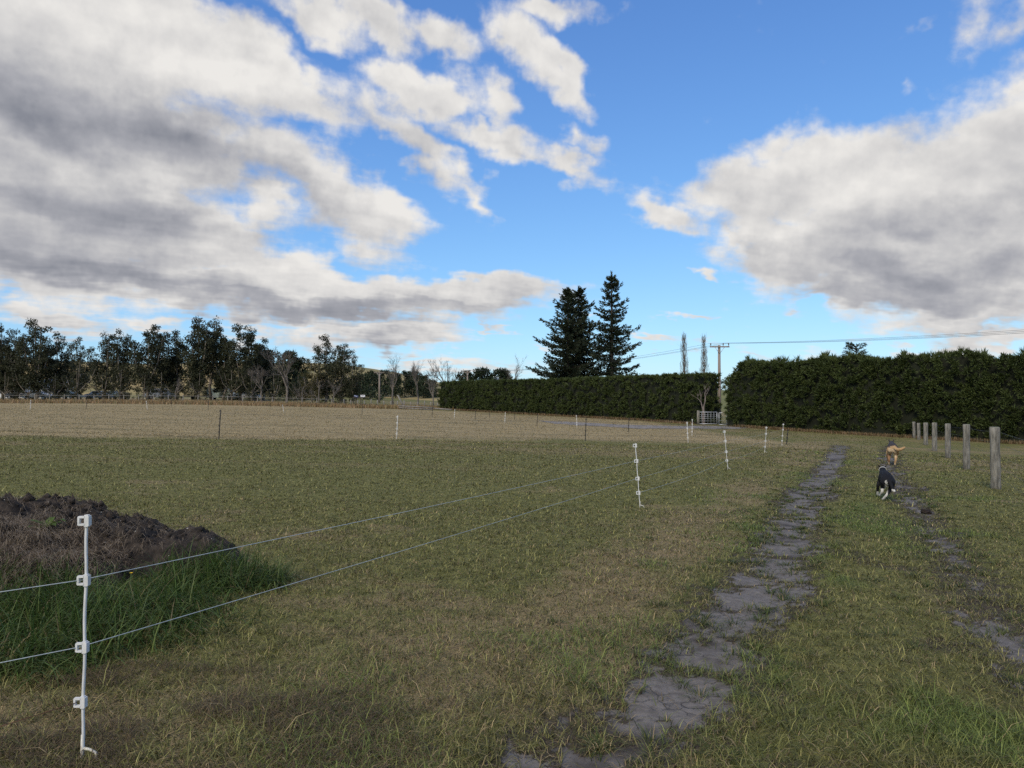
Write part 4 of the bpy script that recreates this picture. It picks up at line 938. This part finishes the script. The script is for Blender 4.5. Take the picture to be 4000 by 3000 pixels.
def vehicle(px, y, kind, m, label, rz=0.0):
    t = empty('parked_' + ('pickup' if kind == 'pickup' else 'van' if kind == 'van' else 'car'), gx(px, y), rz); tag(t, label, 'pickup' if kind == 'pickup' else 'van' if kind == 'van' else 'car', 'vehicles parked behind the gum trees')
    L, W2 = (5.0, 1.8) if kind == 'pickup' else (4.8, 1.85) if kind == 'van' else (4.3, 1.72)
    prof = {'car': [(-L / 2, .35), (-L / 2, .78), (-L * .42, .92), (-L * .30, 1.0), (-L * .20, 1.42), (L * .12, 1.45), (L * .27, .98), (L * .46, .84), (L / 2, .68), (L / 2, .35)],
            'van': [(-L / 2, .35), (-L / 2, 1.75), (-L * .46, 1.92), (L * .20, 1.94), (L * .34, 1.25), (L * .47, 1.0), (L / 2, .75), (L / 2, .35)],
            'pickup': [(-L / 2, .42), (-L / 2, 1.02), (-L * .10, 1.02), (-L * .09, 1.62), (L * .14, 1.66), (L * .27, 1.12), (L * .47, 1.0), (L / 2, .8), (L / 2, .42)]}[kind]
    n = len(prof); vs = [(x, -W2 / 2 * (1 if z < 1.05 else .86), z) for x, z in prof] + [(x, W2 / 2 * (1 if z < 1.05 else .86), z) for x, z in prof]
    mb = MB(); mb.add(vs, [tuple(range(n)), tuple(range(2 * n - 1, n - 1, -1))] + [((i + 1) % n, i, n + i, n + (i + 1) % n) for i in range(n)])
    mb.build('body', m, t)
    for sx in ((-.02, .10), (.11, .19)) if kind != 'van' else ((-.28, -.05), (-.02, .20)):
        x0, x1 = sx[0] * L, sx[1] * L
        if kind == 'car': x0 -= .7; x1 -= .55
        for s_ in (-1, 1): MB().box(((x0 + x1) / 2, s_ * (W2 / 2 * .93), 1.22 if kind != 'van' else 1.45), (x1 - x0, .10, .32)).build('window', GLASS, t)
    for x in (-L * .31, L * .31):
        for s_ in (-1, 1):
            w_ = MB().tube([(x, s_ * W2 * .36, .33), (x, s_ * W2 * .505, .33)], .33, 16).build('wheel', TYRE, t); MB().tube([(x, s_ * W2 * .44, .33), (x, s_ * W2 * .515, .33)], .19, 12).build('rim', RIM, w_)
    for s_ in (-1, 1): MB().box((L / 2, s_ * W2 * .34, .78), (.06, .32, .14)).build('headlight', GLASS, t)
    return t
vehicle(150, 118, 'car', CARW, 'white topped car parked left of the shrubs', .05); vehicle(268, 121, 'car', CARG, 'pale green car parked behind the dark dense shrub', -.2); vehicle(388, 120, 'car', CARS, 'silver car parked left of the forked open gum', .2)
vehicle(432, 122, 'car', CARG, 'second pale green car, just right of the forked gum', -.1); vehicle(868, 121, 'van', CARG, 'grey green van left of the white pickup', .15); vehicle(958, 117, 'pickup', CARW, 'white pickup parked under the big round topped gum', math.pi + .1)
vehicle(625, 122, 'van', CARS, 'silver blue van behind the shrubs left of the trailer', .6); vehicle(80, 123, 'car', CARB, 'dark car at the far left under the gums', .1)
tr = empty('stock_trailer', gx(770, 120)); tag(tr, 'dark slatted stock trailer under the tallest gum', 'trailer')
MB().box((0, 0, .55), (3.6, 1.8, .15)).build('bed', DARKW, tr)
for s_ in (-1, 1):
    for z in (.75, .98, 1.21, 1.44): MB().box((0, s_ * .88, z), (3.6, .04, .13)).build('slat', DARKW if z < 1.2 else RAILM, tr)
    for x in (-1.78, 0, 1.78): MB().box((x, s_ * .92, 1.05), (.08, .05, 1.0)).build('stake', DARKW, tr)
    MB().tube([(-.3, s_ * .8, .32), (-.3, s_ * 1.0, .32)], .32, 14).build('wheel', TYRE, tr)
MB().tube([(1.8, 0, .5), (2.9, 0, .45)], .05, 8).build('drawbar', GALV, tr)
def hay(px, y, r, label):
    t = gx(px, y); mb = MB(); mb.tube([(-.6, 0, r), (.6, 0, r)], [r, r], 18); tag(mb.build('hay_bale', mat('hay', (.42, .33, .18), .95, scale=14, bump=.5), None, t), label, 'hay bale')
hay(488, 119, .62, 'round tan hay bale between the gum trunks')

# ------------------------------------------------------------------ spoil heap, its thatch and the rank grass round it
SOIL = mat('dark_compost_soil', (.050, .039, .030), .95, c2=(.014, .011, .009), scale=11, bump=1.0, bscale=28)
def make_heap():
    xs = np.linspace(-7.4, -1.4, 190); ys = np.linspace(4.5, 8.6, 130); X, Y = np.meshgrid(xs, ys); x, y = X.ravel(), Y.ravel()
    hz = heap_z(x, y); z = terrain(x, y) + relief(x, y) + np.where(hz > .004, hz, -.06)
    nx = len(xs); i = np.arange((len(ys) - 1) * (nx - 1)); a = (i // (nx - 1)) * nx + i % (nx - 1); q = np.stack([a, a + 1, a + nx + 1, a + nx], 1)
    q = q[(hz[q] > .004).any(1)]
    t = empty('soil_heap', (-3.9, 6.4, float(terrain(-3.9, 6.4)))); tag(t, 'low dark heap of compost and dead thatch at the left', 'soil heap'); o0 = np.array(t.location)
    np_mesh('soil', np.stack([x, y, z], 1) - o0, q, SOIL, t, smooth_=True)
    # clods
    n = 1600; cx = rng.uniform(-6.5, -1.8, n); cy = rng.uniform(5.0, 8.0, n); k = heap_z(cx, cy) > .05; cx, cy = cx[k], cy[k]; n = len(cx); cz = terrain(cx, cy) + heap_z(cx, cy); r = .014 + .055 * rng.random(n) ** 3
    oct_ = np.array([(1, 0, 0), (-1, 0, 0), (0, 1, 0), (0, -1, 0), (0, 0, 1), (0, 0, -1)], float); V = (oct_[None] * (r[:, None, None] * rng.uniform(.6, 1.3, (n, 6, 1))) + np.stack([cx, cy, cz], 1)[:, None]).reshape(-1, 3) - o0
    f = np.array([(0, 2, 4), (2, 1, 4), (1, 3, 4), (3, 0, 4), (2, 0, 5), (1, 2, 5), (3, 1, 5), (0, 3, 5)]); tag(np_mesh('clods', V, (np.arange(n)[:, None, None] * 6 + f[None]).reshape(-1, 3), SOIL, t), kind='stuff')
    # pale chips
    n = 260; cx = rng.uniform(-6.3, -1.9, n); cy = rng.uniform(5.2, 7.9, n); k = heap_z(cx, cy) > .08; cx, cy = cx[k], cy[k]; n = len(cx); cz = terrain(cx, cy) + heap_z(cx, cy) + .008
    V = (oct_[None] * np.array([.010, .006, .005]) * rng.uniform(.4, 1.3, (n, 1, 1)) + np.stack([cx, cy, cz], 1)[:, None]).reshape(-1, 3) - o0
    tag(np_mesh('pale_chips', V, (np.arange(n)[:, None, None] * 6 + f[None]).reshape(-1, 3), mat('pale_chip', (.5, .48, .44), .8), t), kind='stuff')
    # dead thatch on the near-left flank and stray stalks
    n = 60000; x = rng.uniform(-6.6, -2.3, n); y = rng.uniform(4.9, 7.6, n); h_ = heap_z(x, y); wgt = smooth(.03, .10, h_) * (smooth(6.55, 5.9, y + .18 * (x + 4)) * smooth(-3.0, -3.7, x) * 1.2 + .07); k = rng.random(n) < wgt; x, y, h_ = x[k], y[k], h_[k]; n = len(x)
    c = np.array([(.30, .235, .165), (.42, .335, .23), (.20, .155, .11)])[rng.integers(0, 3, n)] * rng.uniform(.6, 1.2, (n, 1))
    o = blades('thatch', x, y, terrain(x, y) + h_ + .004, rng.uniform(.08, .26, n), np.full(n, .0042), rng.uniform(1.0, 1.75, n), c, 2, BLADE, azim=rng.normal(-1.2, .9, n)); o.parent = t; o.matrix_parent_inverse = Matrix.Translation(-t.location); tag(o, kind='stuff')
make_heap()
def rank_grass():
    n = 38000; x = rng.uniform(-5.2, -1.0, n); y = rng.uniform(2.7, 6.6, n)
    # a band curling round the foot of the heap
    e_ = fbm(x * 1.6, y * 1.6, 91, 3) - .5
    edge = smooth(.95, .2, ((x + 3.45) / 1.95) ** 2 + ((y - 4.65) / 1.3) ** 2 + e_ * .8) + smooth(.9, .2, ((x + 2.35) / .62) ** 2 + ((y - 5.75) / .55) ** 2 + e_ * .8)
    edge = np.clip(edge, 0, 1) * (1 - .97 * smooth(.10, .22, heap_z(x, y)))
    k = rng.random(n) < edge; x, y, edge = x[k], y[k], edge[k]; n = len(x); cl_ = fbm(x * 4, y * 4, 93, 3)
    z = terrain(x, y) + relief(x, y) + np.maximum(heap_z(x, y), 0) - .01
    c = np.array([(.088, .150, .036), (.115, .180, .044), (.060, .112, .030), (.155, .205, .055)])[rng.integers(0, 4, n)] * rng.uniform(.55, 1.15, (n, 1))
    c = np.where((rng.random(n) < .05)[:, None], np.array([[.32, .26, .13]]) * rng.uniform(.5, 1.1, (n, 1)), c)
    L = (.11 + .25 * rng.random(n)) * (1 - .45 * smooth(4.9, 5.6, y) * smooth(-2.6, -3.2, x)) * (.45 + .75 * edge) * (.5 + cl_)
    o = blades('long_grass', x, y, z, L, rng.uniform(.0055, .0115, n), rng.uniform(.25, 1.35, n), c, 4, BLADE, azim=rng.normal(-.9, 1.3, n), curl=1.0)
    tag(o, 'long lush green grass round the foot of the soil heap', 'grass', kind='stuff')
    # mown, wilted clippings in front
    n = 26000; x = rng.uniform(-2.9, -.3, n); y = rng.uniform(2.35, 3.9, n); k = rng.random(n) < smooth(.45, .62, fbm(x * 2.2, y * 3, 97, 3)) * smooth(-.2, -.9, x); x, y = x[k], y[k]; n = len(x)
    c = np.array([(.17, .125, .07), (.25, .18, .095), (.10, .075, .045)])[rng.integers(0, 3, n)] * rng.uniform(.5, 1.2, (n, 1))
    o = blades('clippings', x, y, terrain(x, y) + relief(x, y) + rng.uniform(.005, .03, n), rng.uniform(.04, .12, n), np.full(n, .0028), rng.uniform(1.15, 1.6, n), c, 2, BLADE); tag(o, 'brown wilted grass clippings at the foot of the nearest post', 'clippings', kind='stuff')
    # leafy tussocks along the wheel tracks
    cx, cy = [], []
    while len(cx) < 300:
        yy = rng.uniform(2.4, 14); j = np.interp(yy, RUT1[::-1, 1], RUT1[::-1, 0]) if rng.random() < .65 else np.interp(yy, RUT2[::-1, 1], RUT2[::-1, 0]); xx = j + rng.normal(0, .42); cx.append(xx); cy.append(yy)
    cx, cy = np.repeat(cx, 42), np.repeat(cy, 42); n = len(cx); a = rng.uniform(0, 6.28, n); r = np.abs(rng.normal(0, .055, n)); x, y = cx + np.cos(a) * r, cy + np.sin(a) * r
    tint = np.repeat(rng.random(300), 42)[:, None]; c = (np.array([[.075, .110, .026]]) * (1 - tint) + np.array([[.120, .150, .040]]) * tint) * rng.uniform(.5, 1.2, (n, 1)); c = np.where((rng.random(n) < .12)[:, None], STRAW * .9, c)
    o = blades('tussock', x, y, terrain(x, y) + relief(x, y) - .003, rng.uniform(.05, .11, n) * (1 - .45 * smooth(5, 12, y)), np.maximum(.0045, .0010 * y), rng.uniform(.5, 1.4, n), c, 3, BLADE, azim=a, curl=.9); tag(o, 'leafy green grass tussocks scattered along the wheel tracks', 'grass', kind='stuff')
rank_grass()
def weed(x, y, n, s_, c, label, nm):
    """a rosette of broad leaves"""
    z = float(terrain(x, y)) + max(0, float(heap_z(np.array([x]), np.array([y]))[0])); mb = MB()
    for i in range(n):
        a = i * 2.4; L = s_ * rng.uniform(.7, 1.1); w = L * .17; d = Vector((math.cos(a), math.sin(a), 0)); sd_ = Vector((-d.y, d.x, 0)); u = rng.uniform(.4, .9)
        P = [Vector((0, 0, 0)), d * L * .4 + Vector((0, 0, L * .42 * u)), d * L * .75 + Vector((0, 0, L * .55 * u)), d * L + Vector((0, 0, L * .38 * u))]; ws = [.15, 1, .8, .05]
        vs = []; [vs.extend((p - sd_ * w * q, p + sd_ * w * q)) for p, q in zip(P, ws)]; mb.add(vs, [(2 * k, 2 * k + 1, 2 * k + 3, 2 * k + 2) for k in range(3)])
    return tag(mb.build(nm, leaf_mat(nm + '_leaf', tuple(v * .7 for v in c), c, trans=.3), None, (x, y, z)), label, 'weed')
p = at(728, 2115, 6.3); weed(-4.05, 6.15, 9, .16, (.10, .17, .03), 'bright green broad leaved weed on the soil heap', 'weed')
yf = hit(505, 2390); mb = MB(); mb.tube([(0, 0, .0), (0.01, 0, .26)], .003, 5); tfl = empty('dandelion', (yf.x, yf.y, yf.z)); tag(tfl, 'single yellow flower in the long grass', 'flower'); mb.build('stem', mat('stem', (.06, .1, .03), .7), tfl)
mb = MB(); [mb.add([(0.01, 0, .26), (.01 + .011 * math.cos(a), .011 * math.sin(a), .268), (.01 + .011 * math.cos(a + .3), .011 * math.sin(a + .3), .268)], [(0, 1, 2)]) for a in np.linspace(0, 6.28, 24)]; mb.build('petals', mat('yellow_petal', (.75, .5, .03), .6, var=.1), tfl)

# ------------------------------------------------------------------ dogs
def skin_mesh(name, chains, mat_, paint, parent, sub=2):
    """one continuous body grown round a jointed skeleton; chains share joints by name"""
    idx, vs, rs, es = {}, [], [], []
    for ch in chains:
        prev = None
        for (nm, p, r) in ch:
            if nm not in idx: idx[nm] = len(vs); vs.append(p); rs.append(r)
            if prev is not None and (prev, idx[nm]) not in es: es.append((prev, idx[nm]))
            prev = idx[nm]
    me = bpy.data.meshes.new(name); me.from_pydata(vs, es, []); o = bpy.data.objects.new(name, me); COL.objects.link(o)
    o.modifiers.new('skin', 'SKIN'); sv = me.skin_vertices[0].data
    for i, r in enumerate(rs): sv[i].radius = (r, r) if not isinstance(r, tuple) else r; sv[i].use_root = (i == 0)
    ss = o.modifiers.new('sub', 'SUBSURF'); ss.levels = sub; ss.render_levels = sub
    dg = bpy.context.evaluated_depsgraph_get(); m2 = bpy.data.meshes.new_from_object(o.evaluated_get(dg)); bpy.data.objects.remove(o)
    m2.name = name; o = bpy.data.objects.new(name, m2); COL.objects.link(o); o.parent = parent
    co = np.empty(len(m2.vertices) * 3, np.float32); m2.vertices.foreach_get('co', co); co = co.reshape(-1, 3)
    c = np.array([paint(*p) for p in co], np.float32); a = m2.attributes.new('col', 'FLOAT_COLOR', 'POINT'); a.data.foreach_set('color', np.concatenate([c, np.ones((len(c), 1), np.float32)], 1).ravel())
    m2.materials.clear(); m2.materials.append(mat_); m2.polygons.foreach_set('use_smooth', np.ones(len(m2.polygons), bool)); return o
def fur_mat(name):
    m, t, b = principled(name); co = t.new('ShaderNodeTexCoord').outputs['Object']; n = t.noise(t.vmath('MULTIPLY', co, (1, .35, .5)), 90, 3, .6)
    v = t.maprange(n, .3, .7, .6, 1.15); t.put(b.inputs['Base Color'], t.mix(1.0, t.attr('col', 'Color'), t.comb(v, v, v), 'MULTIPLY')); b.inputs['Roughness'].default_value = .75; b.inputs['Specular IOR Level'].default_value = .2
    bn = t.new('ShaderNodeBump'); bn.inputs['Strength'].default_value = .5; bn.inputs['Distance'].default_value = .01; t.put(bn.inputs['Height'], n); t.l.new(bn.outputs[0], b.inputs['Normal']); return m
FUR = fur_mat('fur')
BLK = (.010, .010, .012); WHT = (.62, .60, .55)
b = hit(3462, 1950); b.z = ground_z(b.x, b.y)
collie = empty('dog', b, R(-28)); tag(collie, 'black and white dog running away along the track', 'dog')
V_ = lambda x, y, z: (x, y, z)
def collie_paint(x, y, z):
    if z < .10: return WHT
    if y > .20 and z < .30: return WHT                      # forelegs
    if y < -.12 and z < .20 and x < .02: return WHT
    if y < -.20 and abs(x - .005) < .018 and z < .34: return WHT     # between the thighs
    if x > .125 and y > .14 and z < .2: return WHT
    return BLK
skin_mesh('body', [
  [('pelvis', V_(.03, -.22, .365), (.105, .098)), ('loin', V_(.01, -.04, .375), (.088, .10)), ('chest', V_(-.02, .16, .36), (.105, .125)), ('withers', V_(-.04, .28, .40), (.078, .088)), ('neck', V_(-.05, .38, .455), .058), ('nape', V_(-.055, .43, .475), .058), ('skull', V_(-.06, .49, .475), .060), ('stop', V_(-.065, .55, .455), .038), ('muzzle', V_(-.07, .62, .435), .025)],
  [('pelvis', 0, 0), ('hipR', V_(.085, -.23, .31), .068), ('kneeR', V_(.075, -.15, .215), .044), ('hockR', V_(.015, -.30, .120), .022), ('pasR', V_(-.04, -.27, .045), .019), ('pawR', V_(-.055, -.23, .020), .023)],
  [('pelvis', 0, 0), ('hipL', V_(-.035, -.22, .31), .066), ('kneeL', V_(-.055, -.10, .235), .042), ('hockL', V_(-.06, -.20, .150), .021), ('pasL', V_(-.09, -.13, .085), .018), ('pawL', V_(-.10, -.09, .065), .022)],
  [('chest', 0, 0), ('shL', V_(-.095, .20, .29), .045), ('elbL', V_(-.125, .15, .22), .031), ('wriL', V_(-.135, .20, .115), .021), ('pawfL', V_(-.13, .25, .024), .024)],
  [('chest', 0, 0), ('shR', V_(.045, .22, .29), .045), ('elbR', V_(.06, .24, .22), .030), ('wriR', V_(.05, .34, .15), .020), ('pawfR', V_(.05, .38, .09), .023)],
  [('pelvis', 0, 0), ('tail1', V_(.055, -.31, .34), .030), ('tail2', V_(.085, -.37, .265), .028), ('tail3', V_(.105, -.40, .20), .030), ('tail4', V_(.135, -.42, .185), .018)]], FUR,
  lambda x, y, z: WHT if (y < -.37 and z < .225 and x > .08) else collie_paint(x, y, z), collie)
for s_ in (-1, 1):
    mb = MB(); bx = -.06 + s_ * .045; mb.add([(bx - .018, .475, .515), (bx + .018, .475, .515), (bx, .50, .50), (bx + s_ * .03, .465, .545)], [(0, 1, 3), (1, 2, 3), (2, 0, 3), (0, 2, 1)]); mb.build('ear', mat('black_ear', BLK, .8), collie)
mb = MB(); mb.tube([Vector((-.052, .408, .465)), Vector((-.053, .420, .470))], .061, 14); mb.build('collar', mat('white_collar', (.7, .7, .68), .6), collie)
b = hit(3486, 1813); b.z = ground_z(b.x, b.y)
tan_dog = empty('dog', b, R(-29)); tag(tan_dog, 'tan dog with dark saddle trotting ahead of the black and white one', 'dog')
TANC, DRK, CRM, BRN = (.46, .30, .15), (.05, .043, .045), (.62, .47, .30), (.30, .17, .09)
def tan_paint(x, y, z):
    n = .03 * math.sin(x * 40) + .03 * math.sin(y * 30 + 1)
    if z > .545 + n and y > -.34: return DRK
    if x < -.09 and z > .42 + n and y > -.25: return DRK
    if z < .09: return CRM
    if y < -.22 and abs(x) < .10 and .25 < z < .5: return CRM
    if z < .30 and x < -.04: return BRN
    return TANC
skin_mesh('body', [
  [('pelvis', V_(.02, -.28, .52), (.125, .12)), ('loin', V_(.0, -.04, .53), (.11, .12)), ('chest', V_(-.01, .22, .50), (.125, .16)), ('withers', V_(-.02, .36, .55), (.09, .105)), ('neck', V_(-.03, .48, .59), .075), ('skull', V_(-.03, .60, .60), .072), ('stop', V_(-.03, .67, .575), .045), ('muzzle', V_(-.03, .76, .55), .030)],
  [('pelvis', 0, 0), ('hipR', V_(.095, -.30, .43), .088), ('kneeR', V_(.10, -.20, .30), .056), ('hockR', V_(.085, -.38, .185), .030), ('pasR', V_(.07, -.36, .07), .026), ('pawR', V_(.07, -.32, .025), .031)],
  [('pelvis', 0, 0), ('hipL', V_(-.06, -.28, .43), .085), ('kneeL', V_(-.08, -.12, .31), .054), ('hockL', V_(-.08, -.24, .175), .029), ('pasL', V_(-.085, -.18, .07), .025), ('pawL', V_(-.085, -.14, .028), .031)],
  [('chest', 0, 0), ('shL', V_(-.11, .25, .38), .058), ('elbL', V_(-.12, .20, .28), .040), ('wriL', V_(-.115, .24, .14), .027), ('pawfL', V_(-.11, .27, .03), .032)],
  [('chest', 0, 0), ('shR', V_(.09, .26, .38), .058), ('elbR', V_(.10, .22, .28), .040), ('wriR', V_(.09, .34, .17), .027), ('pawfR', V_(.09, .38, .10), .031)],
  [('pelvis', 0, 0), ('tail1', V_(.06, -.39, .52), .045), ('tail2', V_(.15, -.46, .47), .050), ('tail3', V_(.24, -.50, .50), .045), ('tail4', V_(.33, -.52, .57), .018)]], FUR,
  lambda x, y, z: TANC if y < -.40 and x > .10 else tan_paint(x, y, z), tan_dog)
for s_ in (-1, 1):
    mb = MB(); bx = -.03 + s_ * .05; mb.add([(bx - .024, .58, .65), (bx + .024, .58, .65), (bx, .61, .64), (bx + s_ * .02, .575, .735)], [(0, 1, 3), (1, 2, 3), (2, 0, 3), (0, 2, 1)]); mb.build('ear', mat('dark_ear', DRK, .8), tan_dog)
# ------------------------------------------------------------------ a clod of dung on the right-hand wheel track
b = hit(3617, 2000); b.z = ground_z(b.x, b.y); bm = bmesh.new(); bmesh.ops.create_icosphere(bm, subdivisions=3, radius=.055)
for v in bm.verts:
    n_ = v.co.normalized(); k = 1 + .28 * math.sin(n_.x * 5 + 1) * math.sin(n_.z * 6) + .18 * math.sin(n_.y * 9 + n_.x * 4); v.co = Vector((n_.x * 1.25, n_.y, n_.z * .72)) * .055 * k
me = bpy.data.meshes.new('dung_clod'); bm.to_mesh(me); bm.free(); o = bpy.data.objects.new('dung_clod', me); COL.objects.link(o); o.location = b + Vector((0, 0, .025)); me.materials.append(mat('dark_dung', (.022, .014, .010), .7, bump=.8, scale=30)); me.polygons.foreach_set('use_smooth', np.ones(len(me.polygons), bool))
tag(o, 'dark brown clod of dung lying on the right wheel track', 'dung')
